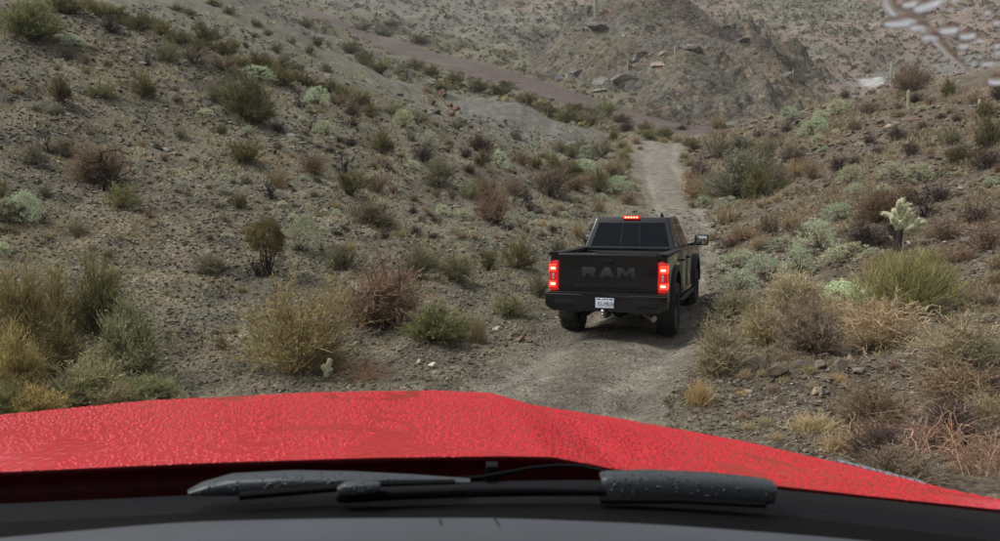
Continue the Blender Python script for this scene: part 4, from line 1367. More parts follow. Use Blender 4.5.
# crags of the rocky hill
CR = [(659, 66, 24, 12, (0.36, 0.27, 0.20), 'tan slab leaning on the rocky hill face'), (687, 74, 18, 9, (0.29, 0.28, 0.25), 'pale grey slab on the rocky hill face'), (665, 56, 12, 9, (0.34, 0.30, 0.24), 'small tan block above the tan slab'),
      (606, 91, 30, 10, (0.33, 0.32, 0.28), 'long pale ledge at the foot of the rocky hill'), (628, 82, 40, 26, (0.20, 0.195, 0.17), 'rounded grey knob on the rocky hill'), (601, 82, 34, 22, (0.18, 0.18, 0.165), 'broad grey buttress low on the rocky hill'),
      (650, 32, 22, 13, (0.17, 0.155, 0.14), 'dark knob just below the rocky peak'), (602, 30, 30, 16, (0.15, 0.135, 0.125), 'dark crag on the left shoulder of the peak'), (612, 12, 26, 14, (0.26, 0.175, 0.14), 'reddish crag left of the rocky peak'), (580, 74, 20, 16, (0.17, 0.17, 0.165), 'blue grey rock beside the wash bend'),
      (560, 78, 18, 14, (0.14, 0.14, 0.14), 'dark rock at the left foot of the rocky hill'), (724, 30, 22, 8, (0.13, 0.11, 0.10), 'dark rock band high on the right ridge'), (745, 42, 22, 9, (0.12, 0.10, 0.095), 'dark rock band midway on the right ridge'), (762, 52, 20, 9, (0.13, 0.11, 0.10), 'dark rock band lower on the right ridge'),
      (801, 84, 16, 14, (0.13, 0.125, 0.12), 'dark cliff at the right end of the rocky hill'), (785, 76, 20, 12, (0.17, 0.155, 0.145), 'grey cliff near the right end of the rocky hill'), (640, 60, 30, 18, (0.19, 0.18, 0.16), 'grey buttress in the middle of the rocky hill'), (695, 52, 30, 18, (0.19, 0.155, 0.135), 'brown buttress under the right ridge'), (720, 66, 26, 14, (0.20, 0.165, 0.14), 'brown outcrop on the right flank of the rocky hill')]
cp = land([c[0] for c in CR], [c[1] for c in CR])
for i, (u, v, w, h, col, lab) in enumerate(CR):
    o = bpy.data.objects.new('crag', CM[i % 5])
    COL.objects.link(o)
    s = cp[i][1] / F
    o.location = (cp[i][0], cp[i][1] + w * s * 0.2, cp[i][2] + h * s * 0.1)
    o.scale = (w * s * 0.55, w * s * 0.45, h * s * 0.62)
    o.rotation_euler = (0, prng.uniform(-0.35, 0.35), prng.uniform(-0.6, 0.6))
    o.color = (*col, 1)
    tag(o, lab, 'rock outcrop', 'crags on the rocky hill')

# loose chips: flat shards all over the slopes and the trail
srng = np.random.default_rng(99)


def chips(name, label, n, u0, u1, v0, v1, smin, smax, cols, mat, cond=None, thick=0.4):
    us, vv = srng.uniform(u0, u1, n), v0 + (v1 - v0) * srng.uniform(0, 1, n)
    # march a coarse table of sight lines, then interpolate depth
    nu, nv = 90, 60
    UU, VV = np.meshgrid(np.linspace(u0, u1, nu), np.linspace(v0, v1, nv))
    D = land(UU.ravel(), VV.ravel())[:, 1].reshape(nv, nu)
    fu, fv = (us - u0) / (u1 - u0) * (nu - 1.001), (vv - v0) / (v1 - v0) * (nv - 1.001)
    iu, iv = fu.astype(int), fv.astype(int)
    au, av = fu - iu, fv - iv
    Y = (D[iv, iu] * (1 - au) + D[iv, iu + 1] * au) * (1 - av) + (D[iv + 1, iu] * (1 - au) + D[iv + 1, iu + 1] * au) * av
    X = ray_dir(us, vv)
    X = X[:, 0] / X[:, 1] * Y
    X += srng.normal(size=n) * 0.03 * Y * 0.1
    Y = Y * (1 + srng.normal(size=n) * 0.01)
    Z = ground(X, Y)
    keep = np.ones(n, bool) if cond is None else cond(X, Y, us, vv)
    X, Y, Z = X[keep], Y[keep], Z[keep]
    n = len(X)
    s = (smin + (smax - smin) * srng.uniform(0, 1, n) ** 2.6) * Y / F
    base = np.array([(1, 0, 0), (0, 1, 0), (-1, 0, 0), (0, -1, 0), (0.2, 0.1, 1), (-0.1, -0.2, -1)], float)
    b = base[None] * (1 + srng.uniform(-0.45, 0.45, (n, 6, 3)))
    b = b * np.stack([s, s * srng.uniform(0.5, 0.9, n), s * thick * srng.uniform(0.5, 1.3, n)], -1)[:, None, :]
    a = srng.uniform(0, 6.28, n)
    ca, sa = np.cos(a)[:, None], np.sin(a)[:, None]
    tl = srng.normal(size=(n, 2)) * 0.3
    bx, by, bz = b[..., 0] * ca - b[..., 1] * sa, b[..., 0] * sa + b[..., 1] * ca, b[..., 2]
    bz = bz + bx * tl[:, :1] + by * tl[:, 1:]
    vts = np.stack([bx + X[:, None], by + Y[:, None], bz + Z[:, None] + (s * 0.30)[:, None]], -1).reshape(-1, 3)
    f = np.array([(0, 1, 4), (1, 2, 4), (2, 3, 4), (3, 0, 4), (1, 0, 5), (2, 1, 5), (3, 2, 5), (0, 3, 5)])
    fc = ((np.arange(n) * 6)[:, None, None] + f[None]).reshape(-1, 3)
    cc = np.array(cols)[srng.integers(0, len(cols), n)] * srng.uniform(0.7, 1.3, (n, 1))
    me_ = np_mesh(name, vts, fc, np.repeat(np.clip(cc, 0.02, 0.8), 6, 0))
    return tag(link_mesh(name, me_, mat), label, None, None, 'stuff')


GRV = [(0.178, 0.16, 0.115), (0.20, 0.182, 0.133), (0.145, 0.128, 0.093), (0.23, 0.207, 0.148), (0.165, 0.126, 0.085), (0.28, 0.256, 0.195), (0.115, 0.10, 0.076)]
GRB = [(0.17, 0.14, 0.11), (0.21, 0.18, 0.145), (0.13, 0.105, 0.085), (0.25, 0.19, 0.14), (0.16, 0.11, 0.08), (0.27, 0.24, 0.19)]
onroad = lambda X, Y: polyline_dist(X, Y, ROAD[:, :3])
chips('talus', 'grey olive stone chips covering the left hillside', 44000, -10, 600, 5, 400, 0.6, 3.0, GRV, M['stone'], lambda X, Y, u, v: (onroad(X, Y)[0] > onroad(X, Y)[2] * 0.8) & (Y < 60))
chips('rubble', 'brown stone chips strewn over the right slope', 20000, 690, 1010, 100, 470, 0.7, 3.8, GRB, M['stone'], lambda X, Y, u, v: (onroad(X, Y)[0] > onroad(X, Y)[2] * 0.8) & (Y < 70))
chips('gravel', 'small loose gravel on the dirt trail', 24000, 400, 730, 180, 430, 0.5, 2.7, GRV, M['stone'], lambda X, Y, u, v: (onroad(X, Y)[0] < onroad(X, Y)[2] * 1.05) & (Y < 34) & (srng.uniform(size=len(X)) < 0.35 + 0.65 * np.clip(np.abs(np.abs(onroad(X, Y)[1]) - 0.82) / 0.4, 0, 1)))

# straw litter and dry herbs as ground cover
def herbs(name, label, n, u0, u1, v0, v1, col, hpx, dens, seed):
    rg_ = np.random.default_rng(seed)
    us, vv = rg_.uniform(u0, u1, n), rg_.uniform(v0, v1, n)
    nu, nv = 70, 50
    UU, VV = np.meshgrid(np.linspace(u0, u1, nu), np.linspace(v0, v1, nv))
    D = land(UU.ravel(), VV.ravel())[:, 1].reshape(nv, nu)
    fu, fv = (us - u0) / (u1 - u0) * (nu - 1.001), (vv - v0) / (v1 - v0) * (nv - 1.001)
    iu, iv = fu.astype(int), fv.astype(int)
    Y = D[iv, iu] * (1 + rg_.normal(size=n) * 0.03)
    d = ray_dir(us, vv)
    X = d[:, 0] / d[:, 1] * Y
    dr_, sr_, hr_ = polyline_dist(X, Y, ROAD[:, :3])
    nn = fbm(X * 0.5, Y * 0.5, 4, 67) + 0.3 * fbm(X * 1.6, Y * 1.6, 3, 71)
    keep = (dr_ > hr_ * 1.05) & (nn > dens) & (Y < 75)
    X, Y = X[keep], Y[keep]
    Z = ground(X, Y)
    m = len(X)
    kb = 5
    o = np.repeat(np.stack([X, Y, Z], -1), kb, 0)
    L = (hpx * Y / F)[:, None].repeat(kb, 1).ravel() * rg_.uniform(0.4, 1.1, m * kb)
    o[:, :2] += rg_.normal(size=(m * kb, 2)) * L[:, None] * 0.35
    dd = rg_.normal(size=(m * kb, 3)) * 0.65
    dd[:, 2] = np.abs(dd[:, 2]) + 0.5
    dd /= np.linalg.norm(dd, axis=1, keepdims=True)
    p_ = np.stack([o, o + dd * L[:, None]], 1)
    wd = np.repeat((0.75 * Y / F), kb)[:, None] * np.array([1.0, 0.5])[None, :]
    v_, q_, c_ = ribbons(p_, wd, jit(col, m * kb, rg_, 0.45, 0.1), rg_)
    tag(link_mesh(name, np_mesh(name, v_, q_, c_), M['leaf']), label, None, None, 'stuff')


herbs('dry_grass', 'thin straw coloured grass scattered over the right slope', 26000, 700, 1010, 95, 440, (0.33, 0.265, 0.17), 6, 0.14, 1)
herbs('dry_weeds', 'sparse dry weeds on the slope left of the trail', 17000, 0, 640, 20, 380, (0.40, 0.345, 0.22), 5, 0.16, 2)

# far scrub: specks of bush on the hills beyond the wash
def scrub(name, label, n, u0, u1, v0, v1, cols, wpx, cond, seed, y_lo=75, nohill=False):
    rg_ = np.random.default_rng(seed)
    us, vv = rg_.uniform(u0, u1, n), rg_.uniform(v0, v1, n)
    k = cond(us, vv)
    us, vv = us[k], vv[k]
    p_ = land(us, vv)
    dw_, _, hw_ = polyline_dist(p_[:, 0], p_[:, 1], WASH)
    dg_, _, _ = polyline_dist(p_[:, 0], p_[:, 1], GT)
    p_ = p_[(p_[:, 1] > y_lo) & (p_[:, 1] < 410) & (dw_ > hw_ * 0.8) & (dg_ > 2.2)]
    if nohill:
        m_ = in_hill(p_[:, 0], p_[:, 1])
        hh = np.full(len(p_), -1e3)
        hh[m_] = hill_height(p_[m_, 0], p_[m_, 1])
        p_ = p_[hh < p_[:, 2] - 0.6]
    n = len(p_)
    kb = 16
    W = wpx * np.clip(np.exp(rg_.normal(size=n) * 0.45) * 0.85, 0.3, 2.4) * np.minimum(p_[:, 1], 230) / F
    d = sphere_dirs(n * kb, rg_, -0.1, 0.9).reshape(n, kb, 3)
    c = p_[:, None, :] + d * (W[:, None, None] * 0.5) * np.array([1, 1, 1.1]) * rg_.uniform(0.5, 1, (n, kb, 1))
    col = np.array(cols)[rg_.integers(0, len(cols), n)] * rg_.uniform(0.75, 1.25, (n, 1))
    cc = np.repeat(col, kb, 0) * rg_.uniform(0.75, 1.25, (n * kb, 1))
    v_, q_, c_ = blades(c.reshape(-1, 3), d.reshape(-1, 3) + rg_.normal(size=(n * kb, 3)) * 0.8, np.repeat(W, kb) * 0.55, np.repeat(W, kb) * 0.45, cc, rg_)
    tag(link_mesh(name, np_mesh(name, v_, q_, c_), M['leaf']), label, None, None, 'stuff')


SC = [(0.16, 0.145, 0.10), (0.19, 0.17, 0.11), (0.17, 0.14, 0.11), (0.30, 0.29, 0.21), (0.14, 0.125, 0.10), (0.26, 0.22, 0.15), (0.24, 0.24, 0.18)]
scrub('far_scrub', 'specks of scrub dotting the far hillside and valley', 8000, 240, 1010, -8, 130, SC, 2.7, lambda u, v: np.ones(len(u), bool), 4, 75, True)
scrub('bank_scrub', 'olive yellow bushes crowding the banks of the wash', 1500, 340, 700, 40, 140, [(0.25, 0.225, 0.10), (0.20, 0.185, 0.085), (0.30, 0.26, 0.12), (0.14, 0.12, 0.09)], 5.0, lambda u, v: (v > 52 + (u - 345) * 0.262) & (v < 78 + (u - 345) * 0.21) & (vnoise(u * 0.05, v * 0.12, 5) > 0.42), 14, 72)
scrub('hill_scrub', 'pale bushes flecking the rocky hill', 1000, 520, 840, 0, 130, [(0.26, 0.27, 0.19), (0.22, 0.21, 0.14), (0.15, 0.135, 0.10), (0.30, 0.30, 0.23)], 2.4, lambda u, v: np.ones(len(u), bool), 6, 92)
scrub('pale_scrub', 'dense pale chollas on top of the far hill', 700, 740, 900, -6, 22, [(0.46, 0.44, 0.33), (0.38, 0.37, 0.28), (0.25, 0.23, 0.17)], 2.6, lambda u, v: v < 20 - np.abs(u - 800) * 0.09 + 6, 8)
# ------------------------------------------------------------------ black pickup
M['paint_black'] = simple('black_paint', (0.006, 0.006, 0.008), 0.14, spec=0.42, coat=0.5, noise=0.3, nscale=6)
M['trim_black'] = simple('black_trim', (0.009, 0.009, 0.010), 0.5, spec=0.3, noise=0.25, nscale=60)
M['tyre'] = simple('tyre_rubber', (0.022, 0.021, 0.020), 0.85, noise=0.4, nscale=18, bump=0.4, bscale=90)
M['rim'] = simple('rim_metal', (0.06, 0.06, 0.065), 0.4, metal=0.8)
M['glass_dark'] = simple('tinted_glass', (0.008, 0.011, 0.015), 0.06, spec=0.08)
M['steel'] = simple('worn_steel', (0.45, 0.44, 0.42), 0.35, metal=0.9, noise=0.2, nscale=60)
M['chrome'] = simple('bright_metal', (0.7, 0.7, 0.7), 0.15, metal=1.0)
M['under'] = simple('underbody', (0.014, 0.013, 0.012), 0.85, noise=0.4, nscale=20)
M['lamp_red'] = simple('lit_tail_lamp', (0.6, 0.01, 0.01), 0.25, emit=(1.0, 0.05, 0.025), estr=1.7)
M['lamp_hot'] = simple('lit_lamp_bar', (0.8, 0.2, 0.1), 0.3, emit=(1.0, 0.25, 0.14), estr=7.0)
M['lamp_dim'] = simple('red_lens', (0.25, 0.01, 0.01), 0.2, emit=(1.0, 0.02, 0.02), estr=0.35)
M['lamp_clear'] = simple('clear_lens', (0.5, 0.42, 0.42), 0.2)
M['plate'] = simple('plate_white', (0.70, 0.76, 0.86), 0.4)
M['plate_ink'] = simple('plate_ink', (0.06, 0.08, 0.14), 0.5)
M['plate_blue'] = simple('plate_blue', (0.06, 0.10, 0.25), 0.5)

BT = empty('pickup_truck', (1.67 + 1.25 * math.sin(R(18.7)), 12.52 + 1.25 * math.cos(R(18.7)), -0.03), -R(18.7))
BT.scale = (0.945, 1, 1)
tag(BT, 'black crew cab pickup with lit tail lights driving away on the trail', 'pickup truck')
HWD = 0.985     # half width of the body


def arch(yc, r, z0, n=12, a0=0, a1=math.pi):
    return [(yc - r * math.cos(a0 + (a1 - a0) * i / n), z0 + r * math.sin(a0 + (a1 - a0) * i / n)) for i in range(n + 1)]


def curved_side(bm, poly, sgn, x_out, thick, z_belt=0.98):
    """extruded side panel whose outer face bulges a little and tucks in towards the sill and the rail"""
    add_prism(bm, poly, 'x', sgn * (x_out - thick), sgn * x_out, 0.018, 2)


# box: sides, floor, bulkhead
bed = None
bed = empty('cargo_bed')
bed.parent = BT
for sg in (-1, 1):
    bm = bmesh.new()
    poly = [(-1.17, 0.66), (-0.60, 0.62)] + arch(0, 0.53, 0.62) + [(0.60, 0.60), (0.79, 0.60), (0.79, 1.40), (-1.15, 1.38)]
    curved_side(bm, poly, sg, HWD, 0.14)
    bm_obj('bed_side', bm, M['paint_black'], bed, auto=35)
for sg in (-1, 1):
    bm = bmesh.new()
    add_box(bm, sg * 0.83, sg * 0.998, -1.14, 0.78, 1.395, 1.43, 0.012)
    bm_obj('rail_cap', bm, M['trim_black'], bed, auto=35)
bm = bmesh.new()
add_box(bm, -0.85, 0.85, -1.10, 0.77, 0.84, 0.90, 0.0)
for i in range(9):
    add_box(bm, -0.72 + i * 0.18 - 0.04, -0.72 + i * 0.18 + 0.04, -1.09, 0.70, 0.905, 0.92, 0.004, 1)
bm_obj('bed_liner', bm, M['trim_black'], bed, auto=35)
bm = bmesh.new()
add_box(bm, -0.85, 0.85, 0.70, 0.76, 0.905, 1.385, 0.01)
bm_obj('bulkhead', bm, M['paint_black'], bed, auto=35)
for sg in (-1, 1):
    bm = bmesh.new()
    o_, i_ = arch(0, 0.60, 0.60, 14, 0.05, math.pi - 0.05), arch(0, 0.515, 0.60, 14, 0.0, math.pi)
    add_prism(bm, o_ + i_[::-1], 'x', sg * 0.90, sg * 1.035, 0.012)
    bm_obj('wheel_flare', bm, M['trim_black'], bed, auto=35)

# tailgate with its stamped letters
bm = bmesh.new()
add_box(bm, -0.83, 0.83, -1.20, -1.13, 0.80, 1.405, 0.016, 3)
add_prism(bm, [(-1.20, 1.385), (-1.245, 1.40), (-1.235, 1.425), (-1.13, 1.43), (-1.13, 1.385)], 'x', -0.83, 0.83, 0.008)   # spoiler lip
tg = bm_obj('tailgate', bm, M['paint_black'], BT, auto=35)
bm = bmesh.new()
add_box(bm, -0.52, 0.52, -1.212, -1.19, 0.865, 0.935, 0.006)
for i in range(34):
    add_box(bm, -0.48 + i * 0.0288, -0.48 + i * 0.0288 + 0.016, -1.218, -1.205, 0.88, 0.92, 0.0)
bm_obj('emboss_strip', bm, M['trim_black'], tg, auto=35)
bm = bmesh.new()
add_prism(bm, [(-0.11, 1.345), (0.11, 1.345), (0.09, 1.285), (-0.09, 1.285)], 'y', -1.226, -1.19, 0.006)
bm_obj('handle', bm, M['trim_black'], tg, auto=35)
L_R = [[(0, 0), (0, 1), (0.72, 1), (0.95, 0.86), (0.95, 0.52), (0.80, 0.40), (1.0, 0), (0.70, 0), (0.52, 0.36), (0.28, 0.36), (0.28, 0)]]
L_A = [[(0, 0), (0.34, 1), (0.70, 1), (1.04, 0), (0.76, 0), (0.70, 0.2), (0.34, 0.2), (0.28, 0)]]
L_M = [[(0, 0), (0, 1), (0.32, 1), (0.58, 0.5), (0.84, 1), (1.16, 1), (1.16, 0), (0.90, 0), (0.90, 0.58), (0.66, 0.12), (0.50, 0.12), (0.26, 0.58), (0.26, 0)]]
M['letter'] = simple('letter_gloss', (0.026, 0.027, 0.030), 0.38, coat=0.2)
lx = -0.425
for L_, wd in ((L_R, 1.0), (L_A, 1.04), (L_M, 1.16)):
    for poly in L_:
        bm = bmesh.new()
        add_prism(bm, [(lx + p[0] * 0.25, 1.055 + p[1] * 0.155) for p in poly], 'y', -1.222, -1.195, 0.004)
        bm_obj('letter', bm, M['letter'], tg, auto=35)
    lx += wd * 0.25 + 0.045

# tail lamps
for sg in (-1, 1):
    bm = bmesh.new()
    add_prism(bm, [(0.842, 0.83), (0.842, 1.30), (0.90, 1.31), (0.993, 1.28), (0.993, 0.85), (0.96, 0.82)], 'y', -1.205, -1.02, 0.012) if sg > 0 else \
        add_prism(bm, [(-0.842, 0.83), (-0.842, 1.30), (-0.90, 1.31), (-0.993, 1.28), (-0.993, 0.85), (-0.96, 0.82)], 'y', -1.205, -1.02, 0.012)
    tl = bm_obj('tail_light', bm, M['lamp_dim'], BT, auto=35)
    for z0, z1, mt in ((1.13, 1.25, 'lamp_red'), (0.88, 0.975, 'lamp_red')):
        bm = bmesh.new()
        xs = sorted((sg * 0.872, sg * 0.998))
        add_box(bm, xs[0], xs[1], -1.213, -1.04, z0, z1, 0.008)
        bm_obj('lit_lens', bm, M[mt], tl, auto=35)
        bm = bmesh.new()
        xs = sorted((sg * 0.888, sg * 0.965))
        add_box(bm, xs[0], xs[1], -1.219, -1.205, z0 + 0.035, z0 + 0.065, 0.005)
        bm_obj('lamp_bar', bm, M['lamp_hot'], tl, auto=35)
    bm = bmesh.new()
    xs = sorted((sg * 0.905, sg * 0.935))
    add_box(bm, xs[0], xs[1], -1.216, -1.19, 1.0, 1.105, 0.004)
    bm_obj('reversing_lens', bm, M['lamp_clear'], tl, auto=35)

# bumper, plate, hitch, exhaust
bm = bmesh.new()
add_prism(bm, [(-1.02, 0.60), (-1.02, 0.79), (-0.40, 0.79), (-0.30, 0.72), (0.30, 0.72), (0.40, 0.79), (1.02, 0.79), (1.02, 0.60), (0.90, 0.52), (0.42, 0.50), (0.34, 0.55), (-0.34, 0.55), (-0.42, 0.50), (-0.90, 0.52)], 'y', -1.36, -1.16, 0.02, 3)
add_box(bm, -0.40, 0.40, -1.31, -1.16, 0.55, 0.80, 0.01)
bp_ = bm_obj('bumper', bm, M['paint_black'], BT, auto=35)
bm = bmesh.new()
add_box(bm, -0.98, 0.98, -1.345, -1.18, 0.792, 0.812, 0.006)
bm_obj('step_pad', bm, M['trim_black'], bp_, auto=35)
for sg in (-1, 1):
    bm = bmesh.new()
    xs = sorted((sg * 0.52, sg * 0.86))
    add_box(bm, xs[0], xs[1], -1.366, -1.34, 0.60, 0.70, 0.01)
    bm_obj('corner_step', bm, M['trim_black'], bp_, auto=35)
bm = bmesh.new()
add_box(bm, -0.155, 0.155, -1.372, -1.362, 0.585, 0.742, 0.004)
pl_ = bm_obj('license_plate', bm, M['plate'], BT, auto=35)
for x0, x1, z0, z1 in ((-0.14, -0.07, 0.713, 0.732), (0.08, 0.13, 0.713, 0.732), (-0.05, 0.06, 0.716, 0.728)):
    bm = bmesh.new()
    add_box(bm, x0, x1, -1.3745, -1.3705, z0, z1, 0)
    bm_obj('plate_mark', bm, M['plate_blue'], pl_)
for ch, x in (('E', -0.115), ('L', -0.065), ('M', -0.015), ('L', 0.05), ('N', 0.095)):
    cu = bpy.data.curves.new('plate_character', 'FONT')
    cu.body = ch
    cu.size = 0.085
    cu.extrude = 0.001
    cu.materials.append(M['plate_ink'])
    tmp = bpy.data.objects.new('plate_character_curve', cu)
    COL.objects.link(tmp)
    bpy.context.view_layer.update()
    me = bpy.data.meshes.new_from_object(tmp.evaluated_get(bpy.context.evaluated_depsgraph_get()))
    bpy.data.objects.remove(tmp)
    o = bpy.data.objects.new('plate_character', me)
    COL.objects.link(o)
    o.parent = pl_
    o.location = (x, -1.3745, 0.622)
    o.rotation_euler = (math.pi / 2, 0, 0)
bm = bmesh.new()
add_box(bm, -0.045, 0.045, -1.40, -1.0, 0.43, 0.51, 0.008)
ht = bm_obj('tow_hitch', bm, M['under'], BT, auto=35)
bm = bmesh.new()
add_box(bm, -0.03, 0.03, -1.56, -1.35, 0.445, 0.475, 0.004)
add_lathe(bm, [(0.0, 0.475), (0.018, 0.475), (0.015, 0.51), (0.022, 0.515), (0.034, 0.54), (0.030, 0.565), (0.015, 0.58), (0.0, 0.583)], (0, -1.52, 0), 'z', 14)
bm_obj('tow_ball', bm, M['chrome'], ht, auto=40)
bm = bmesh.new()
add_tube(bm, [(0.50, -0.2, 0.46), (0.58, -0.9, 0.47), (0.70, -1.16, 0.46), (0.80, -1.27, 0.43)], 0.052, 14, True)
bm_obj('exhaust_pipe', bm, M['steel'], BT, auto=40)
bm = bmesh.new()
add_box(bm, -0.55, 0.55, -1.1, 4.3, 0.50, 0.66, 0.02)
add_tube(bm, [(-0.75, 0, 0.44), (-0.2, 0, 0.44), (0.2, 0, 0.44), (0.75, 0, 0.44)], 0.06, 10)
add_lathe(bm, [(0.0, -0.2), (0.10, -0.18), (0.17, -0.05), (0.17, 0.05), (0.10, 0.18), (0.0, 0.2)], (0.0, 0, 0.44), 'y', 14)
add_tube(bm, [(-0.75, 3.8, 0.44), (0.75, 3.8, 0.44)], 0.06, 10)
for sg in (-1, 1):
    add_tube(bm, [(sg * 0.55, 0.05, 0.42), (sg * 0.50, -0.35, 0.75)], 0.035, 8)
    add_box(bm, sg * 0.52 - 0.03, sg * 0.52 + 0.03, -0.75, 0.75, 0.34, 0.38, 0.005)
bm_obj('chassis', bm, M['under'], BT, auto=35)

# cab
bm = bmesh.new()
poly = [(0.80, 0.58), (3.06, 0.58)] + arch(3.80, 0.55, 0.60) + [(4.42, 0.62), (4.62, 0.70), (4.66, 1.15), (4.50, 1.33), (3.10, 1.43), (0.80, 1.42)]
add_prism(bm, poly, 'x', -HWD + 0.005, HWD - 0.005, 0.03, 3)
cab = bm_obj('cab', bm, M['paint_black'], BT, auto=35)
bm = bmesh.new()
zb, zt = 1.40, 1.985
add_hull8(bm, [(-0.90, 0.86, zb), (0.90, 0.86, zb), (0.90, 3.12, zb), (-0.90, 3.12, zb), (-0.715, 1.12, zt), (0.715, 1.12, zt), (0.715, 2.38, zt), (-0.715, 2.38, zt)], 0.055, 4)
gh = bm_obj('greenhouse', bm, M['paint_black'], BT, auto=35)


def quad_panel(name, pts, off, mat, parent, inset=0.0):
    """a thin pane or frame laid 'off' outside the plane of four corners"""
    p = [Vector(q_) for q_ in pts]
    n = (p[1] - p[0]).cross(p[3] - p[0]).normalized()
    c = sum(p, Vector()) / 4
    bm_ = bmesh.new()
    lo = [q_ + n * (off - 0.012) for q_ in p]
    hi = [q_ + n * off for q_ in p]
    add_hull8(bm_, lo + hi, 0.006, 1)
    return bm_obj(name, bm_, mat, parent, auto=35)


def on_face(b0, b1, t0, t1, s, t):
    b = b0 + (b1 - b0) * s
    q_ = t0 + (t1 - t0) * s
    return b + (q_ - b) * t


V3 = Vector
rb0, rb1, rt0, rt1 = V3((-0.90, 0.86, zb)), V3((0.90, 0.86, zb)), V3((-0.715, 1.12, zt)), V3((0.715, 1.12, zt))
rw_ = quad_panel('rear_window', [on_face(rb0, rb1, rt0, rt1, s, t) for s, t in ((0.07, 0.10), (0.93, 0.10), (0.93, 0.83), (0.07, 0.83))], 0.006, M['glass_dark'], BT)
for s0, s1 in ((0.395, 0.41), (0.60, 0.615)):
    quad_panel('slider_frame', [on_face(rb0, rb1, rt0, rt1, s, t) for s, t in ((s0, 0.12), (s1, 0.12), (s1, 0.81), (s0, 0.81))], 0.014, M['trim_black'], rw_)
quad_panel('slider_frame', [on_face(rb0, rb1, rt0, rt1, s, t) for s, t in ((0.395, 0.79), (0.615, 0.79), (0.615, 0.82), (0.395, 0.82))], 0.016, M['trim_black'], rw_)
for sg in (-1, 1):
    sb0, sb1, st0, st1 = V3((sg * 0.90, 0.86, zb)), V3((sg * 0.90, 3.12, zb)), V3((sg * 0.715, 1.12, zt)), V3((sg * 0.715, 2.38, zt))
    for s0, s1, q0, q1 in ((0.10, 0.46, 0.08, 0.47), (0.50, 0.90, 0.51, 0.90)):
        cr = [on_face(sb0, sb1, st0, st1, s, t) for s, t in ((s0, 0.10), (s1, 0.10), (q1, 0.84), (q0, 0.84))]
        if sg < 0: cr = [cr[1], cr[0], cr[3], cr[2]]
        quad_panel('side_window', cr, 0.006, M['glass_dark'], BT)
    for y0, y1 in ((0.92, 1.94), (1.97, 3.02)):
        bm = bmesh.new()
        xs = sorted((sg * (HWD - 0.01), sg * (HWD + 0.006)))
        add_box(bm, xs[0], xs[1], y0, y1, 0.66, 1.395, 0.012)
        dr_ = bm_obj('door', bm, M['paint_black'], BT, auto=35)
        bm = bmesh.new()
        xs = sorted((sg * (HWD + 0.004), sg * (HWD + 0.045)))
        add_box(bm, xs[0], xs[1], y0 + 0.06, y0 + 0.26, 1.20, 1.24, 0.008)
        bm_obj('door_handle', bm, M['trim_black'], dr_, auto=35)
    # front flare, running board, towing mirror
    bm = bmesh.new()
    o_, i_ = arch(3.80, 0.61, 0.60, 14, 0.05, math.pi - 0.05), arch(3.80, 0.53, 0.60, 14, 0.0, math.pi)
    add_prism(bm, o_ + i_[::-1], 'x', sg * 0.90, sg * 1.04, 0.012)
    bm_obj('wheel_flare', bm, M['trim_black'], cab, auto=35)
    bm = bmesh.new()
    xs = sorted((sg * 0.88, sg * 1.03))
    add_box(bm, xs[0], xs[1], 0.72, 3.10, 0.48, 0.54, 0.015)
    bm_obj('running_board', bm, M['trim_black'], BT, auto=35)
    bm = bmesh.new()
    add_tube(bm, [(sg * 0.90, 2.78, 1.42), (sg * 1.08, 2.76, 1.46)], 0.03, 8)
    xs = sorted((sg * 1.05, sg * 1.33))
    add_box(bm, xs[0], xs[1], 2.70, 2.86, 1.42, 1.63, 0.03, 3)
    mr_ = bm_obj('mirror', bm, M['paint_black'], BT, auto=35)
    bm = bmesh.new()
    xs = sorted((sg * 1.075, sg * 1.305))
    add_box(bm, xs[0], xs[1], 2.690, 2.705, 1.445, 1.605, 0.004)
    bm_obj('mirror_glass', bm, simple('mirror_glass', (0.55, 0.58, 0.6), 0.05, metal=1.0), mr_, auto=35)
    # mud flap
    bm = bmesh.new()
    xs = sorted((sg * 0.70, sg * 0.98))
    add_box(bm, xs[0], xs[1], -0.62, -0.60, 0.30, 0.66, 0.005)
    bm_obj('mud_flap', bm, M['tyre'], BT, auto=35)
# windscreen, hood, lamps at the front (seen from elsewhere)
fb0, fb1, ft0, ft1 = V3((0.90, 3.12, zb)), V3((-0.90, 3.12, zb)), V3((0.715, 2.38, zt)), V3((-0.715, 2.38, zt))
quad_panel('windscreen', [on_face(fb0, fb1, ft0, ft1, s, t) for s, t in ((0.06, 0.06), (0.94, 0.06), (0.94, 0.90), (0.06, 0.90))], 0.006, M['glass_dark'], BT)
bm = bmesh.new()
add_hull8(bm, [(-0.86, 3.14, 1.40), (0.86, 3.14, 1.40), (0.80, 4.52, 1.30), (-0.80, 4.52, 1.30), (-0.70, 3.20, 1.49), (0.70, 3.20, 1.49), (0.66, 4.40, 1.40), (-0.66, 4.40, 1.40)], 0.03, 3)
bm_obj('hood', bm, M['paint_black'], BT, auto=35)
bm = bmesh.new()
add_box(bm, -0.55, 0.55, 4.64, 4.69, 0.78, 1.22, 0.02)
bm_obj('grille', bm, M['trim_black'], BT, auto=35)
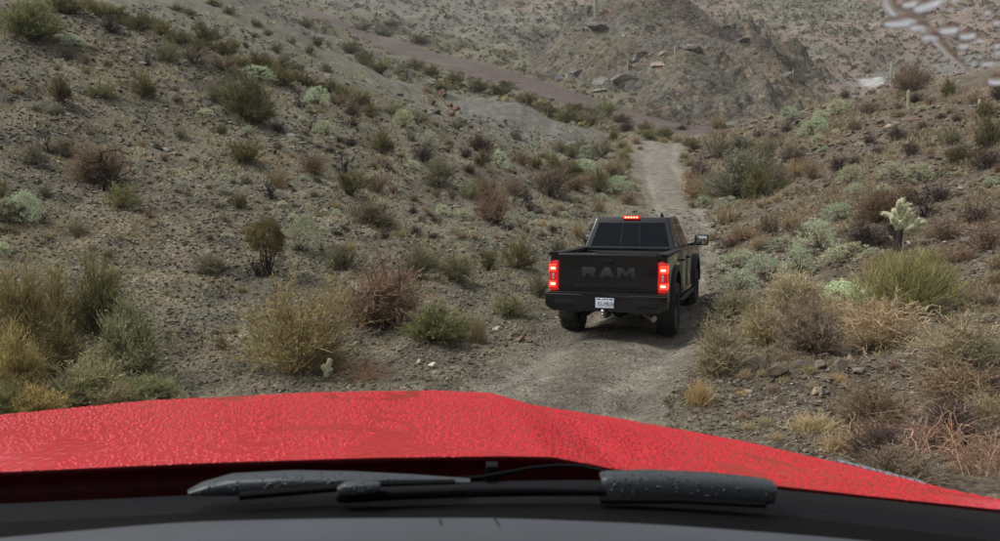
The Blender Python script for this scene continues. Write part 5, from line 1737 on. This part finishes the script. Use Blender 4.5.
# third brake lamp
bm = bmesh.new()
add_box(bm, -0.165, 0.165, 1.06, 1.22, 1.945, 2.015, 0.02, 3)
bl = bm_obj('brake_light', bm, M['lamp_dim'], BT, auto=35)
bm = bmesh.new()
add_box(bm, -0.145, 0.145, 1.050, 1.07, 1.965, 2.0, 0.006)
bm_obj('lit_lens', bm, M['lamp_red'], bl, auto=35)
for k in range(5):
    bm = bmesh.new()
    add_box(bm, -0.125 + k * 0.055, -0.095 + k * 0.055, 1.046, 1.056, 1.972, 1.992, 0.003)
    bm_obj('lamp_bar', bm, M['lamp_hot'], bl, auto=35)
bm = bmesh.new()
add_tube(bm, [(0.45, 2.1, 1.96), (0.45, 2.04, 2.06)], [0.05, 0.015], 8)
bm_obj('roof_antenna', bm, M['trim_black'], BT, auto=35)


def wheel_meshes():
    Rr, w = 0.445, 0.32
    bm_ = bmesh.new()
    add_lathe(bm_, [(0.25, -w * 0.42), (0.30, -w * 0.49), (0.38, -w * 0.50), (0.425, -w * 0.44), (Rr, -w * 0.36), (Rr, -w * 0.05), (Rr - 0.008, 0), (Rr, w * 0.05), (Rr, w * 0.36), (0.425, w * 0.44), (0.38, w * 0.50), (0.30, w * 0.49), (0.25, w * 0.42)], (0, 0, 0), 'x', 48)
    for i in range(36):                       # tread blocks
        for k, (x0, x1) in enumerate(((-0.17, -0.085), (-0.07, -0.008), (0.008, 0.07), (0.085, 0.17))):
            a = 2 * math.pi * (i + 0.5 * (k % 2)) / 36
            pts = []
            for r_ in (Rr - 0.02, Rr + 0.012):
                rr_ = r_ - (0.022 if k in (0, 3) else 0)
                for x_, da in ((x0, -0.055), (x1, -0.045), (x1, 0.045), (x0, 0.055)):
                    pts.append((x_, rr_ * math.cos(a + da), rr_ * math.sin(a + da)))
            add_hull8(bm_, pts)
    t_ = bpy.data.meshes.new('tyre')
    bmesh.ops.recalc_face_normals(bm_, faces=bm_.faces)
    bm_.to_mesh(t_); bm_.free()
    t_.materials.append(M['tyre'])
    bm_ = bmesh.new()
    add_lathe(bm_, [(0.0, 0.10), (0.06, 0.10), (0.075, 0.07), (0.20, 0.05), (0.24, 0.10), (0.255, 0.135), (0.26, 0.13), (0.25, 0.05), (0.24, -0.12)], (0, 0, 0), 'x', 32)
    for i in range(8):
        a = 2 * math.pi * i / 8
        c_, s_ = math.cos(a), math.sin(a)
        pts = []
        for x_ in (0.04, 0.11):
            for r_, ww_ in ((0.05, 0.03), (0.05, -0.03), (0.24, -0.022), (0.24, 0.022)):
                pts.append((x_, r_ * c_ - ww_ * s_, r_ * s_ + ww_ * c_))
        add_hull8(bm_, pts, 0.006, 1)
    r_ = bpy.data.meshes.new('rim')
    bmesh.ops.recalc_face_normals(bm_, faces=bm_.faces)
    bm_.to_mesh(r_); bm_.free()
    r_.materials.append(M['rim'])
    return t_, r_


TYRE, RIM = wheel_meshes()


def wheel(parent, x, y, z, flip):
    w_ = bpy.data.objects.new('wheel', TYRE)
    COL.objects.link(w_)
    w_.parent = parent
    w_.location = (x, y, z)
    if flip: w_.rotation_euler = (0, 0, math.pi)
    r_ = bpy.data.objects.new('rim', RIM)
    COL.objects.link(r_)
    r_.parent = w_
    return w_


for x in (-0.86, 0.86):
    for y in (0.0, 3.80):
        wheel(BT, x, y, 0.45, x < 0)

# ------------------------------------------------------------------ red pickup we sit in
def hood_mat():
    m, nt, b = new_mat('wet_red_paint')
    L = nt.links
    b.inputs['Base Color'].default_value = (0.61, 0.016, 0.028, 1)
    b.inputs['Roughness'].default_value = 0.24
    b.inputs['Specular IOR Level'].default_value = 0.45
    b.inputs['Coat Weight'].default_value = 0.35
    b.inputs['Coat Roughness'].default_value = 0.08
    tc = nt.nodes.new('ShaderNodeTexCoord')
    mp = nt.nodes.new('ShaderNodeMapping')
    mp.inputs['Scale'].default_value = (1.0, 0.62, 1.0)
    L.new(tc.outputs['Object'], mp.inputs['Vector'])
    hs_ = []
    for sc, lo, hi in ((62, 0.15, 0.60), (120, 0.1, 0.55)):
        v_ = nt.nodes.new('ShaderNodeTexVoronoi')
        v_.feature = 'SMOOTH_F1'
        v_.inputs['Scale'].default_value = sc
        v_.inputs['Smoothness'].default_value = 0.25
        L.new(mp.outputs['Vector'], v_.inputs['Vector'])
        r_ = nt.nodes.new('ShaderNodeMapRange')
        r_.interpolation_type = 'SMOOTHSTEP'
        r_.inputs['From Min'].default_value, r_.inputs['From Max'].default_value = lo, hi
        r_.inputs['To Min'].default_value, r_.inputs['To Max'].default_value = 1.0, 0.0
        L.new(v_.outputs['Distance'], r_.inputs['Value'])
        hs_.append(r_)
    nz = nt.nodes.new('ShaderNodeTexNoise')
    nz.inputs['Scale'].default_value = 9
    nz.inputs['Detail'].default_value = 4
    L.new(mp.outputs['Vector'], nz.inputs['Vector'])
    rs = nt.nodes.new('ShaderNodeMapRange')
    rs.inputs['From Min'].default_value, rs.inputs['From Max'].default_value = 0.36, 0.46
    L.new(nz.outputs['Fac'], rs.inputs['Value'])
    a1 = nt.nodes.new('ShaderNodeMath'); a1.operation = 'MULTIPLY_ADD'
    L.new(hs_[1].outputs[0], a1.inputs[0]); a1.inputs[1].default_value = 0.5
    L.new(hs_[0].outputs[0], a1.inputs[2])
    a2 = nt.nodes.new('ShaderNodeMath'); a2.operation = 'MULTIPLY'
    L.new(a1.outputs[0], a2.inputs[0]); L.new(rs.outputs[0], a2.inputs[1])
    bp = nt.nodes.new('ShaderNodeBump')
    bp.inputs['Strength'].default_value = 0.25
    bp.inputs['Distance'].default_value = 0.003
    L.new(a2.outputs[0], bp.inputs['Height'])
    L.new(bp.outputs['Normal'], b.inputs['Normal'])
    L.new(bp.outputs['Normal'], b.inputs['Coat Normal'])
    return m


def wet_plastic(name, col, rough, drops=0.6, scale=90):
    m, nt, b = new_mat(name)
    L = nt.links
    b.inputs['Base Color'].default_value = (*col, 1)
    b.inputs['Roughness'].default_value = rough
    tc = nt.nodes.new('ShaderNodeTexCoord')
    v_ = nt.nodes.new('ShaderNodeTexVoronoi')
    v_.feature = 'SMOOTH_F1'
    v_.inputs['Scale'].default_value = scale
    L.new(tc.outputs['Object'], v_.inputs['Vector'])
    sp_c = nt.nodes.new('ShaderNodeSeparateColor')
    L.new(v_.outputs['Color'], sp_c.inputs['Color'])
    r_ = nt.nodes.new('ShaderNodeMapRange')
    r_.interpolation_type = 'SMOOTHSTEP'
    r_.inputs['From Min'].default_value, r_.inputs['From Max'].default_value = 0.05, 0.40
    r_.inputs['To Min'].default_value, r_.inputs['To Max'].default_value = 1.0, 0.0
    L.new(v_.outputs['Distance'], r_.inputs['Value'])
    g = nt.nodes.new('ShaderNodeMath'); g.operation = 'GREATER_THAN'; g.inputs[1].default_value = 0.55
    L.new(sp_c.outputs[0], g.inputs[0])
    k = nt.nodes.new('ShaderNodeMath'); k.operation = 'MULTIPLY'
    L.new(r_.outputs[0], k.inputs[0]); L.new(g.outputs[0], k.inputs[1])
    bp = nt.nodes.new('ShaderNodeBump')
    bp.inputs['Strength'].default_value = drops
    bp.inputs['Distance'].default_value = 0.006
    L.new(k.outputs[0], bp.inputs['Height'])
    L.new(bp.outputs['Normal'], b.inputs['Normal'])
    return m


M['red'] = hood_mat()
M['red_plain'] = simple('red_paint', (0.36, 0.010, 0.016), 0.35, coat=0.6, noise=0.15, nscale=12)
M['red_shaded'] = simple('shaded_hood_red', (0.085, 0.006, 0.010), 0.5, spec=0.2, noise=0.2, nscale=20)  # hood red darkened, painting in the shade of the recess under its rear edge
M['wiper'] = wet_plastic('wet_wiper', (0.042, 0.050, 0.058), 0.42, 0.9, 210)
M['cowl'] = wet_plastic('cowl_plastic', (0.006, 0.0065, 0.008), 0.5, 0.2, 60)
M['cowl'].node_tree.nodes['Principled BSDF'].inputs['Specular IOR Level'].default_value = 0.08
M['seal'] = simple('black_seal', (0.003, 0.003, 0.0035), 0.8, spec=0.1, noise=0.3, nscale=30)
M['dash'] = simple('dash_vinyl', (0.066, 0.074, 0.088), 0.55, noise=0.12, nscale=6, bump=0.25, bscale=420)
M['gap'] = simple('panel_gap', (0.008, 0.008, 0.009), 0.8)
M['headliner'] = simple('headliner', (0.25, 0.25, 0.25), 0.9, noise=0.1, nscale=30)
M['pane'] = bpy.data.materials.new('windshield_glass')
M['pane'].use_nodes = True
_nt = M['pane'].node_tree
for n in list(_nt.nodes):
    if n.type != 'OUTPUT_MATERIAL': _nt.nodes.remove(n)
_tb = _nt.nodes.new('ShaderNodeBsdfTransparent')
_tb.inputs['Color'].default_value = (0.97, 0.98, 0.975, 1)
_nt.links.new(_tb.outputs[0], _nt.nodes['Material Output'].inputs['Surface'])
M['water'] = bpy.data.materials.new('water_drop')
M['water'].use_nodes = True
_wb = M['water'].node_tree.nodes['Principled BSDF']
_wb.inputs['Transmission Weight'].default_value = 1.0
_wb.inputs['IOR'].default_value = 1.33
_wb.inputs['Roughness'].default_value = 0.0
_wb.inputs['Base Color'].default_value = (1, 1, 1, 1)

S = 0.92
XC = -0.30
RT = empty('red_pickup', (XC, 0.3, 0.0))
tag(RT, 'rain beaded red pickup hood with cowl, wipers and dashboard in front of the camera', 'pickup truck')


def rt(o):
    o.location = (-RT.location.x, -RT.location.y, -RT.location.z)
    return o


def dense(pts, n):
    """resample control triples along a smooth curve"""
    pts = np.array([tuple(p) for p in pts])
    c = np.concatenate([[0], np.cumsum(np.linalg.norm(np.diff(pts, axis=0), axis=1))])
    t = np.linspace(0, c[-1], n)
    return t, c, pts


rear = [(-240, 484), (0, 472), (200, 463), (380, 457.5), (500, 456), (552, 457), (612, 468), (690, 477), (770, 485), (880, 497), (1015, 511)]
front = [(-170, 436, 1.50), (0, 415, 1.95), (150, 400.5, 2.40), (310, 392.5, 2.70), (430, 390.5, 2.77), (490, 393, 2.76), (532, 405, 2.71), (620, 419, 2.56), (740, 441, 2.25), (860, 468.5, 1.85), (1015, 510, 1.40)]
Rp = np.array([tuple(P(u, v, 1.35 * S)) for u, v in rear])
Fp = np.array([tuple(P(u, v, y * S)) for u, v, y in front])
n_c, n_r = 161, 61
pk = np.linspace(0, 1, len(rear))
# keep the two crease columns sharp, everything else smooth
ts = np.linspace(0, 1, n_c)


def interp_cols(A):
    out = np.stack([np.interp(ts, pk, A[:, k]) for k in range(3)], -1)
    sm = out.copy()
    for _ in range(1):
        sm[1:-1] = 0.25 * sm[:-2] + 0.5 * sm[1:-1] + 0.25 * sm[2:]
    return sm


Rc, Fc = interp_cols(Rp), interp_cols(Fp)
tv = np.linspace(0, 1, n_r)
Hd = Rc[None] * (1 - tv)[:, None, None] + Fc[None] * tv[:, None, None]
Hd[..., 2] += (np.sin(np.pi * tv) * 0.012)[:, None]
# shallow running channel at the foot of the dome
Hd[..., 2] -= (0.011 * np.exp(-((ts - 0.615) / 0.022) ** 2))[None, :] * np.sin(np.pi * np.clip(tv * 0.8 + 0.1, 0, 1))[:, None]
rows = [Hd[i] for i in range(n_r)]
# roll over the leading edge and the fender
ctr = np.array([XC, 1.3, 0])
outw = Fc - ctr
outw[:, 2] = 0
outw /= np.linalg.norm(outw, axis=1, keepdims=True)
for dx, dz in ((0.018, -0.004), (0.035, -0.014), (0.050, -0.032), (0.062, -0.06), (0.07, -0.12), (0.075, -0.35), (0.06, -0.75)):
    q_ = Fc + outw * dx
    q_[:, 2] += dz
    rows.append(q_)
G = np.stack(rows)
idx = np.arange(G.shape[0] * n_c).reshape(G.shape[0], n_c)
q = np.stack([idx[:-1, :-1], idx[:-1, 1:], idx[1:, 1:], idx[1:, :-1]], -1).reshape(-1, 4)
me = np_mesh('hood', G.reshape(-1, 3), q)
hood = rt(link_mesh('hood', me, M['red'], RT, smooth=True))
# rain standing in beads on the paint
hr = np.random.default_rng(61)
# jittered lattice in metres keeps the beads apart
Pl = np.linalg.norm(np.diff(G[:n_r + 3], axis=0), axis=2)
lat = []
for i in range(n_r + 2):
    for j in range(0, n_c - 2):
        L1 = np.linalg.norm(G[i, j + 1] - G[i, j])
        k = L1 * Pl[i, j] / (0.0098 ** 2)
        for _ in range(int(k) + (hr.uniform() < k % 1)):
            lat.append((i + hr.uniform(), j + hr.uniform()))
lat = np.array(lat)
bi, bj = lat[:, 0], lat[:, 1]
nb = len(lat)
i0, j0 = bi.astype(int), bj.astype(int)
fi, fj = (bi - i0)[:, None], (bj - j0)[:, None]
bpnt = (G[i0, j0] * (1 - fj) + G[i0, j0 + 1] * fj) * (1 - fi) + (G[i0 + 1, j0] * (1 - fj) + G[i0 + 1, j0 + 1] * fj) * fi
e1 = G[i0, j0 + 1] - G[i0, j0]
e2 = G[i0 + 1, j0] - G[i0, j0]
ar = np.linalg.norm(np.cross(e1, e2), axis=1)
wx_ = bpnt[:, 0] + 0.10 * fbm(bpnt[:, 0] * 4, bpnt[:, 1] * 4, 3, 133)
wet = np.abs(fbm(wx_ * 4.3 + 0.8 * bpnt[:, 1], bpnt[:, 1] * 1.1 + 3, 2, 131)) + 0.25 * np.clip(fbm(bpnt[:, 0] * 3, bpnt[:, 1] * 3, 2, 137), 0, 1)
sel = wet > 0.10
keyx, keyy = np.floor(bpnt[:, 0] / 0.0095).astype(int), np.floor(bpnt[:, 1] / 0.0105).astype(int)
_, first = np.unique(keyx * 100003 + keyy, return_index=True)
uniq = np.zeros(nb, bool)
uniq[first] = True
sel &= uniq
bpnt, e1, e2 = bpnt[sel], e1[sel], e2[sel]
nb = len(bpnt)
e1 /= np.linalg.norm(e1, axis=1, keepdims=True)
nr_ = np.cross(e1, e2)
nr_ /= np.linalg.norm(nr_, axis=1, keepdims=True)
nr_ = np.where(nr_[:, 2:3] < 0, -nr_, nr_)
e2 = np.cross(nr_, e1)
br = (0.0019 + 0.0026 * hr.uniform(0, 1, nb) ** 1.5)[:, None]
asp = hr.uniform(0.8, 1.25, nb)[:, None]
vv_ = []
for rr_, hh_ in ((1.0, -0.05), (0.8, 0.22), (0.42, 0.34)):
    for k in range(7):
        a_ = 2 * math.pi * k / 7
        vv_.append(bpnt + e1 * br * rr_ * math.cos(a_) + e2 * br * asp * rr_ * math.sin(a_) + nr_ * br * hh_)
vv_.append(bpnt + nr_ * br * 0.375)
vv_ = np.stack(vv_, 1)
tri = []
for r0 in (0, 7):
    for k in range(7):
        a_, b_, c_, d_ = r0 + k, r0 + (k + 1) % 7, r0 + 7 + (k + 1) % 7, r0 + 7 + k
        tri += [(a_, b_, c_), (a_, c_, d_)]
tri += [(14 + k, 14 + (k + 1) % 7, 21) for k in range(7)]
tri = np.array(tri)
M['bead'] = simple('rain_bead', (0.61, 0.020, 0.032), 0.22, spec=0.40)
bd = np_mesh('rain_bead', vv_.reshape(-1, 3), ((np.arange(nb) * 22)[:, None, None] + tri[None]).reshape(-1, 3))
bo = link_mesh('rain_bead', bd, M['bead'], hood, smooth=True)
bo['kind'] = 'stuff'
# rear edge of the hood, folded down towards the cowl
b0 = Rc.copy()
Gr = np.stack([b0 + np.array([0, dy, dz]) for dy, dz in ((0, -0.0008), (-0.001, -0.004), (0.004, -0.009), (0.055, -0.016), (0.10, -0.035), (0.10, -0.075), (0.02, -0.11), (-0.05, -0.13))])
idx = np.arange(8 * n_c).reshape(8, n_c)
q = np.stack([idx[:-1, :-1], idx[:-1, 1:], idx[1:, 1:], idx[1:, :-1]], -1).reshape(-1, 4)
rt(link_mesh('hood_edge', np_mesh('hood_edge', Gr.reshape(-1, 3), q), M['red_shaded'], RT, smooth=True))


def strip(name, rows_, mat, parent=None, n=80, thick=None):
    """loft through rows of (u, v, Y) control points, left to right"""
    R_rows = []
    for r_ in rows_:
        a_ = np.array([tuple(P(*p_)) for p_ in r_])
        uu = np.array([p_[0] for p_ in r_], float)
        t_ = np.linspace(uu[0], uu[-1], n)
        sm = np.stack([np.interp(t_, uu, a_[:, k]) for k in range(3)], -1)
        for _ in range(8):
            sm[1:-1] = 0.25 * sm[:-2] + 0.5 * sm[1:-1] + 0.25 * sm[2:]
        R_rows.append(sm)
    G_ = np.stack(R_rows)
    # subdivide across for a rounded section
    m_ = len(R_rows)
    tt_ = np.linspace(0, m_ - 1, (m_ - 1) * 6 + 1)
    fin = np.empty((len(tt_), n, 3))
    for j in range(n):
        for k in range(3):
            fin[:, j, k] = np.interp(tt_, np.arange(m_), G_[:, j, k])
    for _ in range(3):
        fin[1:-1] = 0.25 * fin[:-2] + 0.5 * fin[1:-1] + 0.25 * fin[2:]
    idx_ = np.arange(fin.shape[0] * n).reshape(fin.shape[0], n)
    q_ = np.stack([idx_[:-1, :-1], idx_[:-1, 1:], idx_[1:, 1:], idx_[1:, :-1]], -1).reshape(-1, 4)
    o = link_mesh(name, np_mesh(name, fin.reshape(-1, 3), q_), mat, parent, smooth=True)
    return rt(o) if parent is RT else o


us_ = (-240, 0, 200, 380, 500, 600, 690, 770, 880, 1015)
cw_top = (512, 502, 493, 484, 479, 478, 481, 487, 498, 513)
cw_mid = (524, 512, 502, 493, 488, 487, 490, 495, 507, 523)
cw_low = (536, 524, 514, 508, 505, 506, 510, 516, 528, 545)
sl_low = (556, 542, 530, 523, 521, 524, 532, 540, 552, 572)
cowl = strip('cowl', [[(u, v + 14, 1.30 * S) for u, v in zip(us_, cw_top)], [(u, v, 1.27 * S) for u, v in zip(us_, cw_top)], [(u, v, 1.20 * S) for u, v in zip(us_, cw_mid)], [(u, v, 1.13 * S) for u, v in zip(us_, cw_low)]], M['cowl'], RT)
strip('windshield_seal', [[(u, v - 1.5, 1.13 * S) for u, v in zip(us_, cw_low)], [(u, v + 4, 1.09 * S) for u, v in zip(us_, cw_low)], [(u, v, 0.98 * S) for u, v in zip(us_, sl_low)], [(u, v + 16, 0.95 * S) for u, v in zip(us_, sl_low)]], M['seal'], RT)
us2 = (-240, 0, 180, 330, 500, 650, 800, 900, 1015)
d_top = (556, 535, 519, 515.5, 515, 521, 532, 541, 556)
dash = strip('dashboard', [[(u, v + 22, 0.96 * S) for u, v in zip(us2, d_top)], [(u, v, 0.93 * S) for u, v in zip(us2, d_top)], [(u, v + 14, 0.84 * S) for u, v in zip(us2, d_top)], [(u, v + 50, 0.70 * S) for u, v in zip(us2, d_top)], [(u, v + 180, 0.60 * S) for u, v in zip(us2, d_top)]], M['dash'], RT)
# seams of the middle speaker panel on the dash
for pts in ([(439, 518.5, 0.905), (441, 524, 0.875), (443, 531, 0.845), (444, 542, 0.80)], [(494, 518.5, 0.905), (498, 524, 0.875), (501, 531, 0.845), (502, 542, 0.80)]):
    bm = bmesh.new()
    add_tube(bm, [P(u, v - 0.9, y * S) for u, v, y in pts], 0.0010, 6)
    o = bm_obj('panel_seam', bm, M['gap'], dash)

# wipers
def bar(name, pts, mat, parent, n=12, sub=5):
    """lofted bar: pts (u, v, Y, half width px along the view, half height px)"""
    p_ = [P(u, v, y * S) for u, v, y, a, b in pts]
    k = len(pts)
    tt_ = np.linspace(0, k - 1, (k - 1) * sub + 1)
    xyz = np.stack([np.interp(tt_, np.arange(k), [q_[c] for q_ in p_]) for c in range(3)], -1)
    ra = np.interp(tt_, np.arange(k), [a * y * S / F for u, v, y, a, b in pts])
    rb = np.interp(tt_, np.arange(k), [b * y * S / F for u, v, y, a, b in pts])
    bm_ = bmesh.new()
    rings_ = []
    for i_, q_ in enumerate(xyz):
        d_ = Vector(xyz[min(i_ + 1, len(xyz) - 1)] - xyz[max(i_ - 1, 0)]).normalized()
        s1 = d_.cross(Vector((0, 0, 1))).normalized()
        s2_ = s1.cross(d_).normalized()
        rg2 = []
        for k_ in range(n):
            a_ = 2 * math.pi * (k_ + 0.5) / n
            ca, sa = math.cos(a_), math.sin(a_)
            rg2.append(bm_.verts.new(Vector(q_) + s1 * math.copysign(abs(ca) ** 0.55, ca) * ra[i_] + s2_ * math.copysign(abs(sa) ** 0.55, sa) * rb[i_]))
        rings_.append(rg2)
    for r0_, r1_ in zip(rings_[:-1], rings_[1:]):
        for k_ in range(n):
            bm_.faces.new([r0_[k_], r0_[(k_ + 1) % n], r1_[(k_ + 1) % n], r1_[k_]])
    bm_.faces.new(rings_[0][::-1])
    bm_.faces.new(rings_[-1])
    return bm_obj(name, bm_, mat, parent, auto=50)


w1 = rt(bar('wiper_arm', [(188, 493, 1.16, 6, 2), (205, 488.5, 1.17, 12, 5.5), (232, 484.5, 1.18, 16, 9), (290, 481, 1.18, 16, 8.5), (350, 479.5, 1.18, 14, 6), (410, 479.5, 1.18, 10, 3.6), (470, 481, 1.18, 6, 1.2)], M['wiper'], RT, 16))
bar('wiper_blade', [(240, 496, 1.13, 6, 3.5), (300, 491, 1.14, 6, 3.5), (380, 484, 1.15, 6, 3), (455, 482, 1.16, 5, 2)], M['seal'], w1, 8)
w2 = rt(bar('wiper_arm', [(338, 496, 1.12, 8, 5), (345, 495, 1.12, 9, 7), (366, 494, 1.12, 9, 7), (380, 494, 1.12, 8, 6), (460, 491, 1.125, 8, 5.5), (540, 490, 1.13, 8, 5), (606, 491, 1.13, 7, 4)], M['cowl'], RT, 14))
bar('arm_cap', [(339, 490, 1.105, 6, 4), (346, 488.5, 1.105, 8, 6.5), (364, 487.5, 1.105, 8, 6.5), (378, 487, 1.105, 7, 5), (380, 487, 1.105, 6, 4)], M['wiper'], w2, 12)
w3 = rt(bar('wiper_arm', [(604, 487, 1.14, 14, 13), (607, 486, 1.14, 15, 14), (650, 485, 1.14, 16, 14), (710, 487, 1.14, 16, 13.5), (766, 491, 1.14, 14, 11.5), (772, 492, 1.14, 13, 10)], M['wiper'], RT, 16))
bar('wiper_blade', [(600, 500, 1.11, 6, 3), (680, 500, 1.11, 6, 3), (765, 505, 1.11, 5, 2.5)], M['seal'], w3, 8)
bm = bmesh.new()
add_tube(bm, [P(u, v, y * S) for u, v, y in ((455, 479, 1.2), (480, 477, 1.2), (505, 473, 1.21), (530, 468, 1.22), (555, 465.5, 1.22), (580, 466, 1.22), (600, 470, 1.21), (618, 478, 1.2))], 0.0026, 8)
rt(bm_obj('washer_hose', bm, M['cowl'], RT, auto=50))
bm = bmesh.new()
a_, b_ = P(486, 462, 1.275 * S), P(498, 478, 1.275 * S)
add_box(bm, a_.x, b_.x, a_.y - 0.02, a_.y + 0.004, b_.z, a_.z, 0.002)
rt(bm_obj('washer_nozzle', bm, M['cowl'], RT, auto=40))
# chrome letters riding on the right fender edge
M['chrome_wet'] = simple('badge_metal', (0.62, 0.64, 0.68), 0.25, metal=1.0)
for k in range(11):
    f = k / 10
    u, v, y = 842 + 78 * f, 461.5 + 20.5 * f, (1.93 - 0.30 * f)
    p_ = P(u, v, y * S)
    bm = bmesh.new()
    wd_ = 0.006 if k % 3 else 0.009
    add_box(bm, p_.x - wd_, p_.x + wd_, p_.y - 0.013, p_.y + 0.013, p_.z - 0.012, p_.z + 0.002, 0.002)
    o = rt(bm_obj('badge_letter', bm, M['chrome_wet'], RT, auto=40))

# cab round the camera: roof, pillars, doors, bulkhead; wheels and front
bm = bmesh.new()
add_box(bm, XC - 1.04, XC + 1.04, -1.9, 0.36, 2.44, 2.52, 0.03, 3)
rt(bm_obj('roof', bm, M['headliner'], RT, auto=40))
for sg in (-1, 1):
    bm = bmesh.new()
    add_tube(bm, [(XC + sg * 1.16, 0.98, 1.44), (XC + sg * 1.09, 0.66, 1.95), (XC + sg * 1.02, 0.34, 2.46)], 0.045, 8)
    rt(bm_obj('pillar', bm, M['headliner'], RT, auto=50))
    bm = bmesh.new()
    xs = sorted((XC + sg * 1.10, XC + sg * 1.18))
    add_box(bm, xs[0], xs[1], -1.9, 0.98, 0.55, 1.42, 0.03, 3)
    rt(bm_obj('door', bm, M['red_plain'], RT, auto=40))
    bm = bmesh.new()
    add_tube(bm, [(XC + sg * 1.13, -0.55, 1.42), (XC + sg * 1.02, -0.55, 2.46)], 0.05, 8)
    rt(bm_obj('pillar', bm, M['headliner'], RT, auto=50))
    w_ = wheel(RT, XC + sg * 0.92 - RT.location.x, 1.72 - RT.location.y, 0.45, sg < 0)
    w_ = wheel(RT, XC + sg * 0.92 - RT.location.x, -2.0 - RT.location.y, 0.45, sg < 0)
bm = bmesh.new()
add_box(bm, XC - 1.12, XC + 1.12, -1.98, -1.90, 0.55, 2.46, 0.03, 3)
add_box(bm, XC - 1.10, XC + 1.10, -1.89, 0.9, 0.55, 0.62, 0.0)
rt(bm_obj('cab_shell', bm, M['red_plain'], RT, auto=40))

# windshield and the rain on it
wa, wb = Vector((0, 1.04, 1.475)), Vector((0, 0.36, 2.45))
bm = bmesh.new()
vs4 = [bm.verts.new(p_) for p_ in ((XC - 1.16, wa.y, wa.z), (XC + 1.16, wa.y, wa.z), (XC + 1.02, wb.y, wb.z), (XC - 1.02, wb.y, wb.z))]
bm.faces.new(vs4)
ws = rt(bm_obj('windshield', bm, M['pane'], RT))
wt = (wb - wa).normalized()                 # up the glass
wn_ = Vector((0, -wt.z, wt.y)) * -1.0        # outward normal
if wn_.y < 0: wn_ = -wn_


def on_glass(u, v):
    d = ray_dir(np.float64(u), np.float64(v))
    d = Vector(d)
    t = (wa - EYE).dot(wn_) / d.dot(wn_)
    return EYE + d * t


DR = [(900, 22, 31, 9, 5), (918, 27, 16, 7, 0), (930, 37, 17, 7, 0), (949, 29, 18, 9, 8), (968, 35, 15, 8, 14), (964, 45, 12, 7, 10), (980, 40, 8, 5, 8), (929, 4, 28, 10, 26), (911, 3, 16, 8, 20), (996, 80, 16, 9, -4), (988, 63, 12, 6, 10), (998, 45, 8, 6, 0), (999, 52, 8, 5, 0), (988, 12, 8, 5, 12), (997, 22, 8, 6, 10), (955, 0, 8, 4, 10), (966, 9, 7, 4, 0), (951, 9, 6, 4, 0), (974, 62, 5, 4, 0), (980, 56, 5, 4, 0)]
for (u, v, w, h, rot) in DR:
    p_ = on_glass(u, v)
    px = (p_ - EYE).length / F
    # glass leans: a height seen as h pixels covers more of the pane
    lean = 1.0 / max(0.3, abs(wt.z * CP + wt.y * SP))
    a_, b_ = w * px * 0.5, h * px * 0.5 * lean
    c_, s_ = math.cos(R(rot)), math.sin(R(rot))
    bm = bmesh.new()
    n, k = 20, 6
    top = []
    for i in range(k):
        f = (i / k)
        r_ = math.cos(f * math.pi / 2)
        zz = math.sin(f * math.pi / 2) * min(a_, b_) * 0.75
        top.append([bm.verts.new(p_ + Vector((1, 0, 0)) * (c_ * a_ * r_ * math.cos(t_) - s_ * b_ * r_ * math.sin(t_)) + wt * (s_ * a_ * r_ * math.cos(t_) + c_ * b_ * r_ * math.sin(t_)) + wn_ * (zz + 0.0004)) for t_ in np.linspace(0, 2 * math.pi, n, endpoint=False)])
    ap = bm.verts.new(p_ + wn_ * (min(a_, b_) * 0.75 + 0.0004))
    for i in range(k - 1):
        for j in range(n):
            bm.faces.new([top[i][j], top[i][(j + 1) % n], top[i + 1][(j + 1) % n], top[i + 1][j]])
    for j in range(n):
        bm.faces.new([top[-1][j], top[-1][(j + 1) % n], ap])
    bm.faces.new(top[0][::-1])
    bm_obj('water_drop', bm, M['water'], ws, auto=60)
# the ridge of water the blade left
sp_pts = [(888, -12), (890, 4), (897, 13), (912, 17), (926, 28), (940, 43), (955, 58), (972, 74)]
sp_w = [9, 9, 8, 7, 7, 6, 5, 2]
bm = bmesh.new()
rings = []
pp = [on_glass(*p_) for p_ in sp_pts]
for i, p_ in enumerate(pp):
    d = (pp[min(i + 1, len(pp) - 1)] - pp[max(i - 1, 0)]).normalized()
    sd = d.cross(wn_).normalized()
    wpx = sp_w[i] * (p_ - EYE).length / F * 0.6
    rings.append([bm.verts.new(p_ + sd * wpx * math.cos(t_) + wn_ * (max(0.0, math.sin(t_)) * wpx * 0.35 + 0.0003)) for t_ in np.linspace(0, math.pi, 9)])
for a_, b_ in zip(rings[:-1], rings[1:]):
    for j in range(8):
        bm.faces.new([a_[j], a_[j + 1], b_[j + 1], b_[j]])
    bm.faces.new([a_[8], a_[0], b_[0], b_[8]])
bm.faces.new(rings[0]); bm.faces.new(rings[-1][::-1])
bm_obj('water_streak', bm, M['water'], ws, auto=60)

# ------------------------------------------------------------------ damp air
bm = bmesh.new()
add_box(bm, -480, 480, -480, 480, -12, 200)
hz_m = bpy.data.materials.new('damp_air')
hz_m.use_nodes = True
for n in list(hz_m.node_tree.nodes):
    if n.type != 'OUTPUT_MATERIAL': hz_m.node_tree.nodes.remove(n)
pv = hz_m.node_tree.nodes.new('ShaderNodeVolumePrincipled')
pv.inputs['Color'].default_value = (0.95, 0.96, 0.98, 1)
pv.inputs['Density'].default_value = 0.00038
hz_m.node_tree.links.new(pv.outputs[0], hz_m.node_tree.nodes['Material Output'].inputs['Volume'])
haze = bm_obj('haze', bm, hz_m)
tag(haze, 'thin drizzle haze over the whole valley', None, None, 'stuff')
